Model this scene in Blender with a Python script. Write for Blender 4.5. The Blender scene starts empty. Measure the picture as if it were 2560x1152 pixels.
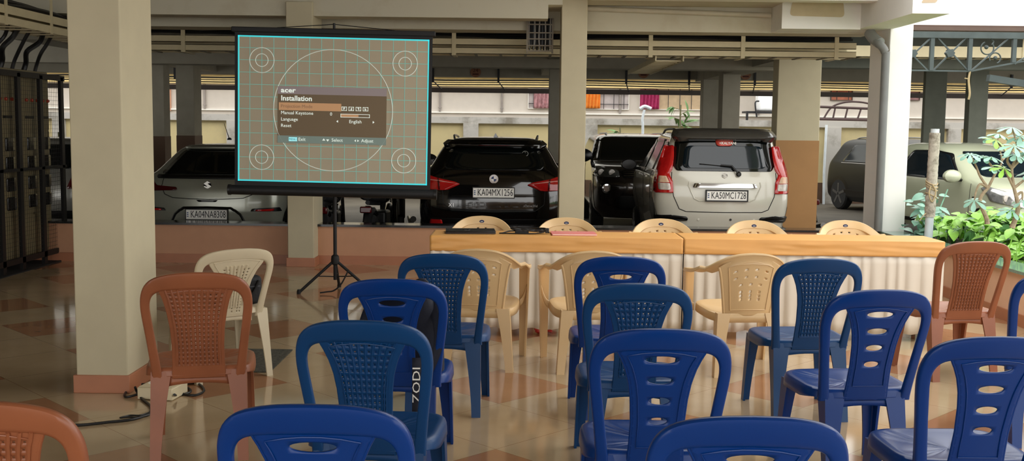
import bpy, bmesh, math, random
from mathutils import Vector, Matrix
random.seed(7)
sc = bpy.context.scene
COL = sc.collection
PI = math.pi
# ---------------------------------------------------------------- camera
F = 2670.0
EYE = 1.56
PITCH = math.atan(256 / F); ROLL = 0.0117; YAW = 15 / F
fw = Vector((-math.sin(YAW) * math.cos(PITCH), math.cos(YAW) * math.cos(PITCH), -math.sin(PITCH)))
r0 = Vector((math.cos(YAW), math.sin(YAW), 0))
u0 = r0.cross(fw)
rt = r0 * math.cos(ROLL) + u0 * math.sin(ROLL)
up = u0 * math.cos(ROLL) - r0 * math.sin(ROLL)
cd = bpy.data.cameras.new('camera'); cam = bpy.data.objects.new('camera', cd); COL.objects.link(cam)
cd.sensor_width = 36; cd.lens = 36 * F / 2560; cd.clip_start = 0.05; cd.clip_end = 300
M = Matrix((rt, up, -fw)).transposed().to_4x4(); M.translation = (0, 0, EYE)
cam.matrix_world = M
sc.camera = cam
CP = Vector((0, 0, EYE))
def ray(u, v): return rt * ((u - 1280) / F) + up * ((576 - v) / F) + fw
def at(u, v, Y):
    r = ray(u, v); return CP + r * (Y / r.y)
def atz(u, v, z):
    r = ray(u, v); return CP + r * ((z - EYE) / r.z)
# ---------------------------------------------------------------- light and exposure
w = bpy.data.worlds.new('sky'); sc.world = w; w.use_nodes = True
bg = w.node_tree.nodes['Background']; bg.inputs[0].default_value = (1.0, 0.99, 0.965, 1); bg.inputs[1].default_value = 2.8
vs = sc.view_settings
vs.view_transform = 'Standard'; vs.look = 'None'; vs.exposure = -0.12; vs.gamma = 1; vs.use_curve_mapping = False
# ---------------------------------------------------------------- materials
def srgb(c):
    return tuple(((x / 255) / 12.92 if x / 255 <= 0.04045 else ((x / 255 + 0.055) / 1.055) ** 2.4) for x in c)
MATS = {}
def mat(name, c, rough=0.6, metal=0.0, var=0.08, scale=6.0, bump=0.0, bscale=60.0, emit=0, coat=0.0, spec=0.5, trans=0.0):
    if name in MATS: return MATS[name]
    m = bpy.data.materials.new(name); m.use_nodes = True
    nt = m.node_tree; b = nt.nodes['Principled BSDF']
    lin = srgb(c)
    b.inputs['Roughness'].default_value = rough; b.inputs['Metallic'].default_value = metal
    b.inputs['Coat Weight'].default_value = coat; b.inputs['Specular IOR Level'].default_value = spec
    b.inputs['Transmission Weight'].default_value = trans
    tc = nt.nodes.new('ShaderNodeTexCoord')
    if var:
        n = nt.nodes.new('ShaderNodeTexNoise'); n.inputs['Scale'].default_value = scale; n.inputs['Detail'].default_value = 4
        r = nt.nodes.new('ShaderNodeValToRGB')
        r.color_ramp.elements[0].position = 0.3; r.color_ramp.elements[1].position = 0.7
        r.color_ramp.elements[0].color = tuple(x * (1 - var) for x in lin) + (1,)
        r.color_ramp.elements[1].color = tuple(min(1, x * (1 + var)) for x in lin) + (1,)
        nt.links.new(tc.outputs['Object'], n.inputs['Vector']); nt.links.new(n.outputs['Fac'], r.inputs['Fac'])
        nt.links.new(r.outputs['Color'], b.inputs['Base Color'])
    else:
        b.inputs['Base Color'].default_value = lin + (1,)
    if bump:
        n2 = nt.nodes.new('ShaderNodeTexNoise'); n2.inputs['Scale'].default_value = bscale
        bp = nt.nodes.new('ShaderNodeBump'); bp.inputs['Strength'].default_value = bump; bp.inputs['Distance'].default_value = 0.01
        nt.links.new(tc.outputs['Object'], n2.inputs['Vector']); nt.links.new(n2.outputs['Fac'], bp.inputs['Height'])
        nt.links.new(bp.outputs['Normal'], b.inputs['Normal'])
    if emit:
        b.inputs['Emission Color'].default_value = lin + (1,); b.inputs['Emission Strength'].default_value = emit
    MATS[name] = m
    return m
def tile_floor():
    m = bpy.data.materials.new('polished_tiles'); m.use_nodes = True; nt = m.node_tree; b = nt.nodes['Principled BSDF']
    def N(t, **k):
        n = nt.nodes.new(t)
        for a, v in k.items(): setattr(n, a, v)
        return n
    def mth(op, a, bb=None):
        n = N('ShaderNodeMath', operation=op)
        for i, x in enumerate((a, bb)):
            if x is None: continue
            if isinstance(x, (int, float)): n.inputs[i].default_value = x
            else: nt.links.new(x, n.inputs[i])
        return n.outputs[0]
    g = N('ShaderNodeNewGeometry'); s = N('ShaderNodeSeparateXYZ'); nt.links.new(g.outputs['Position'], s.inputs[0])
    x = mth('SUBTRACT', s.outputs[0], -0.096); y = mth('SUBTRACT', s.outputs[1], 6.38)
    S = 0.61; k = 0.70710678 / S
    a = mth('ADD', mth('MULTIPLY', mth('ADD', x, y), k), 100.5); c = mth('ADD', mth('MULTIPLY', mth('SUBTRACT', x, y), k), 100.5)
    par = lambda q: mth('LESS_THAN', mth('MODULO', mth('FLOOR', q), 2.0), 0.5)
    terra = mth('MULTIPLY', par(a), par(c))
    gap = lambda q: mth('LESS_THAN', mth('MINIMUM', mth('FRACT', q), mth('SUBTRACT', 1.0, mth('FRACT', q))), 0.0028)
    gr = mth('MAXIMUM', gap(a), gap(c))
    no = N('ShaderNodeTexNoise'); no.inputs['Scale'].default_value = 3.0; no.inputs['Detail'].default_value = 6
    nt.links.new(g.outputs['Position'], no.inputs['Vector'])
    def ramp(c1, c2):
        r = N('ShaderNodeValToRGB'); r.color_ramp.elements[0].position = .35; r.color_ramp.elements[1].position = .65
        r.color_ramp.elements[0].color = srgb(c1) + (1,); r.color_ramp.elements[1].color = srgb(c2) + (1,)
        nt.links.new(no.outputs['Fac'], r.inputs['Fac']); return r.outputs[0]
    def mix(f, p, q):
        n = N('ShaderNodeMix', data_type='RGBA'); nt.links.new(f, n.inputs[0])
        for i, z in ((6, p), (7, q)):
            if isinstance(z, tuple): n.inputs[i].default_value = z
            else: nt.links.new(z, n.inputs[i])
        return n.outputs[2]
    col = mix(terra, ramp((176, 152, 118), (186, 162, 129)), ramp((160, 115, 82), (170, 124, 90)))
    col = mix(gr, col, srgb((140, 105, 75)) + (1,))
    nt.links.new(col, b.inputs['Base Color'])
    b.inputs['Roughness'].default_value = 0.09
    b.inputs['Specular IOR Level'].default_value = 0.55
    return m
def stained(name, c, stain, scale=1.2, lo=.5, hi=.62, rough=.85):
    m = mat(name, c, rough, 0, 0); nt = m.node_tree; b = nt.nodes['Principled BSDF']
    g = nt.nodes.new('ShaderNodeTexCoord'); n = nt.nodes.new('ShaderNodeTexNoise'); n.inputs['Scale'].default_value = scale; n.inputs['Detail'].default_value = 8; n.inputs['Roughness'].default_value = .65
    r = nt.nodes.new('ShaderNodeValToRGB'); r.color_ramp.elements[0].position = lo; r.color_ramp.elements[1].position = hi
    r.color_ramp.elements[0].color = srgb(c) + (1,); r.color_ramp.elements[1].color = srgb(stain) + (1,)
    nt.links.new(g.outputs['Object'], n.inputs['Vector']); nt.links.new(n.outputs['Fac'], r.inputs['Fac']); nt.links.new(r.outputs[0], b.inputs['Base Color'])
    return m
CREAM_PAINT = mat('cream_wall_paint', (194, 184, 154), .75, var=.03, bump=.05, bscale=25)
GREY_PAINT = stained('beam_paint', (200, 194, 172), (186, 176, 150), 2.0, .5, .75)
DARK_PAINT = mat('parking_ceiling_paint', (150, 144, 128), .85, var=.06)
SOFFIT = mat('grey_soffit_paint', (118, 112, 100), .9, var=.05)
WHITE_PAINT = mat('white_wall_paint', (236, 234, 226), .8, var=.02)
PINK = mat('salmon_wall_paint', (198, 148, 114), .6, var=.04)
TERRA = mat('terracotta_skirting', (176, 116, 84), .4, var=.05)
GRANITE = mat('dark_granite', (40, 40, 40), .12, var=.3, scale=90)
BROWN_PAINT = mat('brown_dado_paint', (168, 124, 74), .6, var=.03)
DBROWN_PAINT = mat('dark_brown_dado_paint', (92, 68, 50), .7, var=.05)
TRAY = mat('cream_tray_enamel', (196, 184, 148), .55, var=.05)
BLACK = mat('black_plastic', (20, 20, 21), .45, var=.1)
RUBBER = mat('black_rubber', (22, 22, 23), .8, var=.15, bump=.1)
DSTEEL = mat('dark_steel', (38, 38, 40), .5, .3)
CHROME = mat('chrome', (215, 215, 215), .12, 1.0, 0)
PLATEW = mat('white_plate', (250, 248, 240), .4, var=.02)
INK = mat('black_ink', (14, 14, 14), .5, var=0)
# ---------------------------------------------------------------- mesh helpers
def cat_tag(o, label=None, cat=None, group=None, kind=None):
    if label: o['label'] = label
    if cat: o['category'] = cat
    if group: o['group'] = group
    if kind: o['kind'] = kind
    return o
def thing(name, label, cat, loc=(0, 0, 0), rz=0, group=None):
    o = bpy.data.objects.new(name, None); COL.objects.link(o); o.location = loc; o.rotation_euler = (0, 0, rz)
    o.empty_display_size = .1
    return cat_tag(o, label, cat, group)
def obj(name, bm, m, parent=None, sharp=38, label=None, weld=True, flat=False):
    if weld: bmesh.ops.remove_doubles(bm, verts=bm.verts, dist=1e-5)
    bmesh.ops.recalc_face_normals(bm, faces=bm.faces)
    me = bpy.data.meshes.new(name); bm.to_mesh(me); bm.free()
    for p in me.polygons: p.use_smooth = not flat
    me.set_sharp_from_angle(angle=math.radians(sharp))
    me.materials.append(m)
    o = bpy.data.objects.new(name, me); COL.objects.link(o)
    if parent: o.parent = parent
    if label: o['label'] = label
    return o
def struct(name, bm, m, **k):
    o = obj(name, bm, m, **k); o['kind'] = 'structure'; return o
def NB(): return bmesh.new()
def bevel(o, wd=.004, seg=2):
    md = o.modifiers.new('bevel', 'BEVEL'); md.width = wd; md.segments = seg; md.limit_method = 'ANGLE'; return o
def solid(o, t, off=0):
    md = o.modifiers.new('solid', 'SOLIDIFY'); md.thickness = t; md.offset = off; return o
def box(bm, x0, x1, y0, y1, z0, z1, mx=None):
    vs_ = [bm.verts.new(Vector((x, y, z)) if mx is None else mx @ Vector((x, y, z))) for z in (z0, z1) for y in (y0, y1) for x in (x0, x1)]
    for f in ((0, 1, 3, 2), (4, 6, 7, 5), (0, 4, 5, 1), (2, 3, 7, 6), (0, 2, 6, 4), (1, 5, 7, 3)): bm.faces.new([vs_[i] for i in f])
    return bm
def loft(bm, rings, close=True, caps=True):
    R = [[bm.verts.new(p) for p in r] for r in rings]
    n = len(R[0])
    for a, b in zip(R, R[1:]):
        for i in range(n if close else n - 1):
            j = (i + 1) % n
            bm.faces.new((a[i], a[j], b[j], b[i]))
    if caps and close:
        bm.faces.new(R[0][::-1]); bm.faces.new(R[-1])
    return bm
def frame_of(d):
    d = d.normalized(); a = Vector((0, 0, 1)) if abs(d.z) < .9 else Vector((1, 0, 0))
    x = d.cross(a).normalized(); return x, d.cross(x).normalized()
def tube(bm, pts, r, n=8, closed=False):
    pts = [Vector(p) for p in pts]; rs = r if isinstance(r, (list, tuple)) else [r] * len(pts)
    x = None; rings = []
    for i, p in enumerate(pts):
        if closed: d = pts[(i + 1) % len(pts)] - pts[i - 1]
        else: d = pts[min(i + 1, len(pts) - 1)] - pts[max(i - 1, 0)]
        d.normalize()
        if x is None: x, _ = frame_of(d)
        x = (x - d * x.dot(d)).normalized(); y = d.cross(x)
        rings.append([p + (x * math.cos(2 * PI * k / n) + y * math.sin(2 * PI * k / n)) * rs[i] for k in range(n)])
    if closed: rings.append(rings[0]); return loft(bm, rings, True, False)
    return loft(bm, rings)
def cyl(bm, p0, p1, r, n=16, r1=None): return tube(bm, [p0, p1], [r, r if r1 is None else r1], n)
def smooth_path(pts, sub=6, closed=False):
    P = [Vector(p) for p in pts]; out = []; n = len(P)
    for i in range(n if closed else n - 1):
        if closed: a, b, c, d = P[i - 1], P[i], P[(i + 1) % n], P[(i + 2) % n]
        else: a, b, c, d = P[max(i - 1, 0)], P[i], P[i + 1], P[min(i + 2, n - 1)]
        for k in range(sub):
            t = k / sub
            out.append(.5 * ((2 * b) + (c - a) * t + (2 * a - 5 * b + 4 * c - d) * t * t + (3 * b - 3 * c + d - a) * t ** 3))
    if not closed: out.append(P[-1])
    return out
def lathe(bm, prof, c=(0, 0, 0), axis='z', n=20):
    rings = []
    for r, h in prof:
        ring = []
        for k in range(n):
            a = 2 * PI * k / n; p = (r * math.cos(a), r * math.sin(a), h)
            if axis == 'x': p = (p[2], p[0], p[1])
            if axis == 'y': p = (p[0], p[2], p[1])
            ring.append(Vector(p) + Vector(c))
        rings.append(ring)
    return loft(bm, rings)
def prism(bm, poly, f0, f1):
    """closed polygon of 2d points swept between two maps"""
    return loft(bm, [[f0(*p) for p in poly], [f1(*p) for p in poly]])
def sheet(bm, fn, nu, nv):
    V = [[bm.verts.new(fn(i / nu, j / nv)) for i in range(nu + 1)] for j in range(nv + 1)]
    for j in range(nv):
        for i in range(nu): bm.faces.new((V[j][i], V[j][i + 1], V[j + 1][i + 1], V[j + 1][i]))
    return bm
def rounded(pts, r, n=4):
    out = []; m_ = len(pts)
    for i in range(m_):
        p = Vector(pts[i]); a = Vector(pts[i - 1]) - p; b = Vector(pts[(i + 1) % m_]) - p
        ra = min(r, a.length * .45); rb = min(r, b.length * .45)
        A = p + a.normalized() * ra; B = p + b.normalized() * rb
        for k in range(n + 1):
            t = k / n; q = A * (1 - t) ** 2 + p * 2 * t * (1 - t) + B * t * t; out.append((q.x, q.y))
    return out
def patch(bm, poly, fn, step=.08):
    """row-wise grid over a 2d outline (each row one interval), mapped by fn"""
    zs = sorted(set(round(p[1], 5) for p in poly)); rows = [zs[0]]
    for z in zs[1:]:
        n = max(1, int((z - rows[-1]) / step + .99)); a0 = rows[-1]
        if z - a0 < 1e-4: continue
        rows += [a0 + (z - a0) * k / n for k in range(1, n + 1)]
    n = len(poly); W = max(p[0] for p in poly) - min(p[0] for p in poly); nu = max(4, int(W / step) + 1); G = []
    for r in rows:
        xs = []
        for k in range(n):
            (x0, z0), (x1, z1) = poly[k], poly[(k + 1) % n]
            if min(z0, z1) - 3e-5 <= r <= max(z0, z1) + 3e-5:
                if abs(z1 - z0) < 6e-5: xs += [x0, x1]
                else: xs.append(x0 + (x1 - x0) * min(1, max(0, (r - z0) / (z1 - z0))))
        G.append([bm.verts.new(fn(min(xs) + (max(xs) - min(xs)) * q / nu, r)) for q in range(nu + 1)])
    for A, B in zip(G, G[1:]):
        for q in range(nu): bm.faces.new((A[q], A[q + 1], B[q + 1], B[q]))
    return bm
def hole_panel(bm, S, nu, nv, hole, K=4):
    """grid of cells over [0,1]^2, hole(i,j) -> (ru,rv,kind) in cell units or None; S maps u,v to a point"""
    for j in range(nv):
        for i in range(nu):
            h = hole(i, j); cu, cv = (i + .5) / nu, (j + .5) / nv
            edge = [(-.5 + k / K, -.5) for k in range(K)] + [(.5, -.5 + k / K) for k in range(K)] + [(.5 - k / K, .5) for k in range(K)] + [(-.5, .5 - k / K) for k in range(K)]
            P = lambda a: bm.verts.new(S(cu + a[0] / nu, cv + a[1] / nv))
            E = [P(e) for e in edge]; n = len(E)
            if h is None:
                c = P((0, 0))
                q = [P((a[0] * .5, a[1] * .5)) for a in edge]
                for k in range(n):
                    bm.faces.new((E[k], E[(k + 1) % n], q[(k + 1) % n], q[k])); bm.faces.new((q[k], q[(k + 1) % n], c))
            else:
                ru, rv = h[0], h[1]
                q = []
                for a in edge:
                    if h[2] == 'o':
                        an = -PI * .75 + 2 * PI * len(q) / n; q.append(P((ru * math.cos(an), rv * math.sin(an))))
                    else: q.append(P((a[0] * 2 * ru, a[1] * 2 * rv)))
                for k in range(n): bm.faces.new((E[k], E[(k + 1) % n], q[(k + 1) % n], q[k]))
    return bm
def text(name, s, size, m, parent, mx, depth=.0015, align='CENTER', bold=0, sx=1.0):
    c = bpy.data.curves.new(name, 'FONT'); c.body = s; c.size = size; c.align_x = align; c.align_y = 'CENTER'; c.extrude = depth; c.offset = bold; c.resolution_u = 2
    t = bpy.data.objects.new(name, c); COL.objects.link(t)
    dg = bpy.context.evaluated_depsgraph_get(); me = bpy.data.meshes.new_from_object(t.evaluated_get(dg))
    bpy.data.objects.remove(t); bpy.data.curves.remove(c)
    me.transform(mx @ Matrix.Diagonal((sx, 1, 1, 1))); me.materials.clear(); me.materials.append(m)
    o = bpy.data.objects.new(name, me); COL.objects.link(o)
    if parent: o.parent = parent
    return o
# facing the camera side (-Y): text x->x, y->z
def face_mx(x, y, z): return Matrix.Translation((x, y, z)) @ Matrix.Rotation(PI / 2, 4, 'X')
def copy_tree(o, parent=None):
    c = o.copy(); COL.objects.link(c)
    if parent: c.parent = parent
    for ch in list(o.children): copy_tree(ch, c)
    return c
# ================================================================ the setting
b = NB(); box(b, -9, 4.1, -6, 12.0, -.2, 0); struct('floor', b, tile_floor())
b = NB(); box(b, -16, 18, 12.0, 28.2, -.34, -.14); struct('floor_parking', b, stained('parking_concrete', (92, 86, 74), (70, 64, 54), .8, .4, .65, .7))
b = NB(); box(b, 4.3, 18, -6, 12.3, -.34, -.14); struct('ground_garden', b, mat('garden_soil', (110, 92, 70), .95, var=.3, scale=20))
# low wall between hall and parking, column line at y = 12
b = NB(); box(b, -8.9, 4.1, 12.0, 12.25, 0, .43); struct('wall_back', b, PINK)
b = NB(); box(b, -8.9, 4.1, 11.985, 12.0, 0, .1); struct('baseboard_back', b, TERRA)
b = NB(); box(b, -8.9, 4.1, 11.97, 12.28, .43, .455); struct('trim_1', b, GRANITE)
b = NB(); box(b, 4.1, 4.3, 5.0, 12.0, -.14, .43); struct('wall_right', b, mat('salmon_paint_lit', (226, 184, 154), .6, var=.04))  # lighter copy of the salmon wall paint, brightness of daylight put into the colour
b = NB(); box(b, 4.085, 4.1, 5.0, 11.98, 0, .1); struct('baseboard_right', b, TERRA)
b = NB(); box(b, 4.06, 4.34, 5.0, 11.97, .43, .455); struct('trim_2', b, mat('green_granite', (120, 150, 138), .1, var=.15, scale=70))
b = NB(); box(b, -9.1, -8.9, -2, 12.3, 0, 3.7); struct('wall_left_shade', b, DARK_PAINT)  # unseen wall, added to keep the left side dark
def column(n, x0, x1, y0, y1, z0, z1, m, skirt=0, dado=None, dz=0):
    b = NB(); box(b, x0, x1, y0, y1, z0, z1); o = struct('column_' + n, b, m); bevel(o, .008)
    if skirt:
        b = NB(); s = .014; box(b, x0 - s, x1 + s, y0 - s, y1 + s, z0, z0 + skirt); k = obj('skirting', b, TERRA, o)
        bevel(k, .003)
    if dado:
        b = NB(); s = .004; box(b, x0 - s, x1 + s, y0 - s, y1 + s, z0, dz); obj('dado', b, dado, o)
    return o
column('near', -2.555, -2.255, 6.08, 6.60, 0, 3.4, CREAM_PAINT, .105)
column('screen', -2.55, -2.26, 11.75, 12.3, 0, 2.9, CREAM_PAINT, .1)
column('middle', .455, .74, 11.985, 12.4, 0, 3.0, CREAM_PAINT)
column('right', 4.09, 4.345, 11.99, 12.66, -.14, 3.0, mat('white_paint_glare', (248, 247, 242), .75, var=.01))  # extra white paint stands in for strong light on this column
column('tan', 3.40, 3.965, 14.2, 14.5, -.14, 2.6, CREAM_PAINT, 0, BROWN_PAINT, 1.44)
for i, (u0_, u1_, Y, dd) in enumerate(((375, 410, 17.5, .3), (440, 485, 19, .45), (1373, 1398, 18, .35), (1757, 1800, 20.5, .3), (1806, 1850, 18.5, .4), (2312, 2366, 20, .12), (2424, 2470, 19, .2))):
    a, c = at(u0_, 250, Y), at(u1_, 250, Y)
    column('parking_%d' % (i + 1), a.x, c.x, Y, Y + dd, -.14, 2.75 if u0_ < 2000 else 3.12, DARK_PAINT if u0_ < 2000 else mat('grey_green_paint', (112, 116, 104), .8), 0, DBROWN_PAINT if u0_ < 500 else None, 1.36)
# beams
OX0, OPEN0, OPEN1 = .6, 5.0, 10.4  # roof opening out of view, added and sized to light the hall floor
def beam(n, x0, x1, y0, y1, z0, z1, m=None):
    b = NB(); box(b, x0, x1, y0, y1, z0, z1); return struct('trim_beam_' + n, b, m or GREY_PAINT)
beam('front_left', -9, .30, 11.8, 12.1, 2.75, 3.4)
beam('long', -16, 4.05, 12.5, 12.9, 2.685, 3.6)
beam('middle_haunch', .30, .455, 11.8, 12.5, 2.90, 3.4)
beam('fascia', .76, 3.76, 11.45, 11.65, 2.935, 3.4, WHITE_PAINT)
st = beam('stub', 2.89, 3.76, 12.0, 12.5, 2.69, 3.3, WHITE_PAINT)
b = NB(); patch(b, rounded([(2.97, 2.83), (3.58, 2.82), (3.56, 3.0), (3.0, 3.0)], .05), lambda x, z: Vector((x, 11.996, z))); obj('bare_plaster_patch', b, mat('bare_plaster', (206, 190, 156), .9), st)
cb = beam('cantilever', 3.76, 4.12, 10.43, 12.7, 2.70, 3.4, WHITE_PAINT)
b = NB(); patch(b, rounded([(3.84, 2.80), (3.98, 2.805), (4.0, 2.84), (3.86, 2.835)], .015), lambda x, z: Vector((x, 10.426, z))); obj('rust_stain', b, mat('rust_stain', (196, 176, 150), .9), cb)
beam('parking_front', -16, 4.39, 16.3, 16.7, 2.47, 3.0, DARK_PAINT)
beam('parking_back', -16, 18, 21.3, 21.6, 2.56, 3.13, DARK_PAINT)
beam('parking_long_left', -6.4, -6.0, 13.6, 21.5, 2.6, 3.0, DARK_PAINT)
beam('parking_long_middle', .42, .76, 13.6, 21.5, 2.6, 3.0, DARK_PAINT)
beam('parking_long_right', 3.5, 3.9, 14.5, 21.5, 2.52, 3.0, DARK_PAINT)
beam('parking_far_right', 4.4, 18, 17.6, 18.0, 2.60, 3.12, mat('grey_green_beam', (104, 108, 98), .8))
b = NB(); box(b, -9, OX0, -3.0, 12.5, 3.4, 3.6); box(b, OX0, 4.1, -3.0, OPEN0, 3.4, 3.6); box(b, OX0, 4.1, OPEN1, 12.5, 3.4, 3.6); struct('ceiling', b, DARK_PAINT)  # unseen roof, shaped to shade chair backs and let light through its gap
b = NB(); box(b, .74, 2.89, 11.66, 12.5, 2.97, 3.02); struct('ceiling_soffit', b, GREY_PAINT)
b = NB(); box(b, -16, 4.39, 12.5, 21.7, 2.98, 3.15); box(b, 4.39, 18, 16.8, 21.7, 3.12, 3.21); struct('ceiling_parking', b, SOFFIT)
b = NB(); box(b, 4.39, 18, 16.72, 16.8, 3.13, 3.215); struct('trim_parking_edge', b, mat('brown_edge_paint', (92, 70, 60), .7))
b = NB(); box(b, 4.39, 18, 16.82, 16.88, 3.05, 3.09); struct('trim_edge_strip', b, mat('yellow_band', (240, 214, 150)))
b = NB(); box(b, -16, -15.8, 12.3, 25.5, -.14, 3.0); struct('wall_parking_side', b, DARK_PAINT)
# pipe fixed under the slab between middle and right columns
b = NB(); tube(b, [(.76, 12.46, 2.935), (2.87, 12.46, 2.88)], .03, 12); cat_tag(obj('drain_pipe', b, mat('painted_pipe', (188, 180, 158), .5)), 'painted pipe running along the beam above the cars', 'pipe')
b = NB(); tube(b, smooth_path([(3.93, 12.2, 2.69), (3.93, 12.1, 2.60), (3.95, 11.95, 2.54), (4.02, 11.93, 2.44), (4.03, 11.93, 2.25), (4.03, 11.93, .46)], 5), .045, 14)
dp = thing('downpipe', 'grey plastic downpipe with elbow against the sunlit column', 'pipe'); obj('pipe', b, mat('grey_pvc', (120, 122, 120), .45), dp)
b = NB(); tube(b, smooth_path([(3.91, 12.14, 2.665), (3.93, 12.06, 2.60), (3.97, 11.96, 2.54)], 5), .062, 14); obj('elbow', b, mat('grey_pvc_elbow', (140, 142, 140), .45), dp)
# ---------------------------------------------------------------- compound wall and neighbour house
CONC = stained('weathered_concrete', (186, 182, 174), (136, 130, 118), 1.6, .48, .66)
b = NB(); box(b, -17, 19, 25.5, 25.7, -.14, 1.68); struct('wall_compound', b, stained('cream_render', (206, 190, 142), (180, 168, 134), .7, .5, .75))
b = NB(); box(b, -17, 19, 25.40, 25.8, 1.66, 1.81); struct('trim_3', b, CONC)
b = NB(); box(b, -17, 19, 25.47, 25.5, -.14, .35); struct('baseboard_compound', b, DBROWN_PAINT)
for i, (ua, ub) in enumerate(((566, 590), (1158, 1196), (1456, 1494), (2068, 2104), (2372, 2404), (130, 160))):
    b = NB(); a, c = at(ua, 320, 25.38), at(ub, 320, 25.38); box(b, a.x, c.x, 25.38, 25.5, -.14, 1.66); struct('trim_pilaster_%d' % (i + 1), b, CONC)
HY = 28.0
b = NB(); box(b, -20, 22, HY, HY + .3, -.5, 2.62); struct('wall_house', b, mat('pale_pink_wall', (206, 198, 188), .8, var=.03, bump=.15, bscale=6))
b = NB(); box(b, -20, 22, HY - .25, HY + .1, 2.62, 2.84); struct('trim_house_band', b, mat('yellow_band', (240, 214, 150), .7, var=.05))
b = NB(); box(b, -20, 22, HY - .1, HY + .3, 2.84, 6.5); struct('wall_house_upper', b, WHITE_PAINT)
b = NB(); box(b, -20, 22, HY - .5, HY, 2.84, 2.88); struct('trim_house_ledge', b, CONC)
a = at(1080, 293, 27.9)
b = NB(); box(b, -20, 22, HY - .06, HY, 1.93, 1.97); struct('trim_house_sill', b, WHITE_PAINT)
# windows of the house
def house_window(n, u0_, u1_, v0, v1, dark, bars='grid', frame_m=None):
    A = at(u0_, v0, HY); B = at(u1_, v1, HY)
    wn = bpy.data.objects.new('window_%d' % n, None); COL.objects.link(wn); wn['kind'] = 'structure'
    b = NB(); box(b, A.x, B.x, HY - .03, HY - .01, B.z, A.z); obj('window_pane', b, dark, wn)
    b = NB(); s = .018
    for (x0, x1, z0, z1) in ((A.x - s, A.x, B.z, A.z), (B.x, B.x + s, B.z, A.z), (A.x - s, B.x + s, A.z, A.z + s), (A.x - s, B.x + s, B.z - s, B.z)): box(b, x0, x1, HY - .07, HY, z0, z1)
    obj('window_frame', b, frame_m or WHITE_PAINT, wn)
    b = NB(); x = A.x + .13
    while x < B.x - .05: cyl(b, (x, HY - .09, B.z), (x, HY - .09, A.z), .009, 6); x += .26 if bars == 'grid' else .3
    if bars == 'grid':
        z = B.z + .12
        while z < A.z: cyl(b, (A.x, HY - .095, z), (B.x, HY - .095, z), .009, 6); z += .26
    obj('window_grille', b, DSTEEL, wn)
    return A, B
WGLASS = mat('curtained_window', (188, 178, 176), .5, var=.25, scale=3)
A1, B1 = house_window(1, 1322, 1570, 222, 273, WGLASS)
A2, B2 = house_window(2, 1600, 1762, 222, 274, mat('bamboo_blind', (196, 172, 140), .8, var=.1, scale=8), 'bars')
house_window(3, 408, 427, 222, 275, mat('dark_window', (30, 26, 26), .2), 'bars', mat('pink_frame', (214, 160, 130), .6))
house_window(4, 2078, 2128, 222, 250, mat('terracotta_window', (176, 104, 76), .6, var=.2), 'none', mat('brown_frame', (92, 72, 64), .6))
house_window(5, 2256, 2296, 222, 250, mat('rose_window', (150, 110, 110), .6, var=.25), 'none', mat('brown_frame', (92, 72, 64), .6))
def curtain(name, label, u0_, u1_, v0, v1, m, y):
    A = at(u0_, v0, y); B = at(u1_, v1, y); b = NB()
    sheet(b, lambda s, t: Vector((A.x + (B.x - A.x) * s, y + .03 * math.sin(s * 34 + t * 2), A.z + (B.z - A.z) * t)), 48, 6)
    o = obj(name, b, m); solid(o, .008); return cat_tag(o, label, 'cloth')
curtain('hanging_cloth', 'orange cloth hanging behind the window grille next to the middle column', 1455, 1500, 224, 271, mat('orange_cloth', (232, 140, 50), .8, var=.1), HY - .13)
curtain('hanging_cloth', 'pinkish floral cloth hanging in the grilled window left of the middle column', 1335, 1386, 224, 271, mat('floral_cloth', (176, 130, 134), .8, var=.35, scale=14), HY - .13)
curtain('window_curtain', 'magenta curtain in the barred window above the dark van', 1601, 1647, 224, 273, mat('magenta_cloth', (164, 42, 92), .7, var=.25, scale=12), HY - .13)
for i, (u, lab) in enumerate(((1100, 'thin drainpipe on the pale house wall just right of the projector screen'), (1255, 'thin drainpipe on the pale house wall above the black car'), (1551, 'grey drainpipe beside the grilled window above the dark van'), (511, 'slim drainpipe on the pale house wall above the grey car'), (1898, 'drainpipe on the house wall beside the tall tan column'))):
    A = at(u, 222, HY - .06); b = NB(); cyl(b, (A.x, HY - .06, 1.97), (A.x, HY - .06, 2.6), .03, 10)
    for z in (2.05, 2.5): cyl(b, (A.x, HY - .06, z), (A.x, HY - .06, z + .03), .042, 10)
    cat_tag(obj('drainpipe', b, mat('grey_drainpipe', (150, 142, 136), .6)), lab, 'pipe')
# water tank and shelf rack left of the tan column
A = at(1880, 240, 27.2); B = at(1925, 300, 27.2)
t = thing('water_tank', 'white plastic water tank on a rack beside the tall tan column', 'tank', (0, 0, 0))
b = NB(); box(b, A.x + .1, B.x + .5, 26.9, 27.3, 2.06, A.z + .1); bevel(obj('tank_body', b, mat('white_tank', (240, 242, 244), .5), t), .06, 4)
b = NB(); box(b, A.x - .2, B.x + .6, 26.86, 27.4, 2.0, 2.05); box(b, A.x - .2, A.x - .15, 26.86, 26.92, -.14, 2.0); box(b, B.x + .5, B.x + .55, 26.86, 26.92, -.14, 2.0); obj('rack', b, DSTEEL, t)
b = NB(); tube(b, smooth_path([(A.x + .1, 26.85, 2.3), (A.x + .0, 26.8, 2.25), (A.x + .05, 26.8, 1.9)], 5), .02, 8); obj('outlet_pipe', b, DSTEEL, t)
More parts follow.
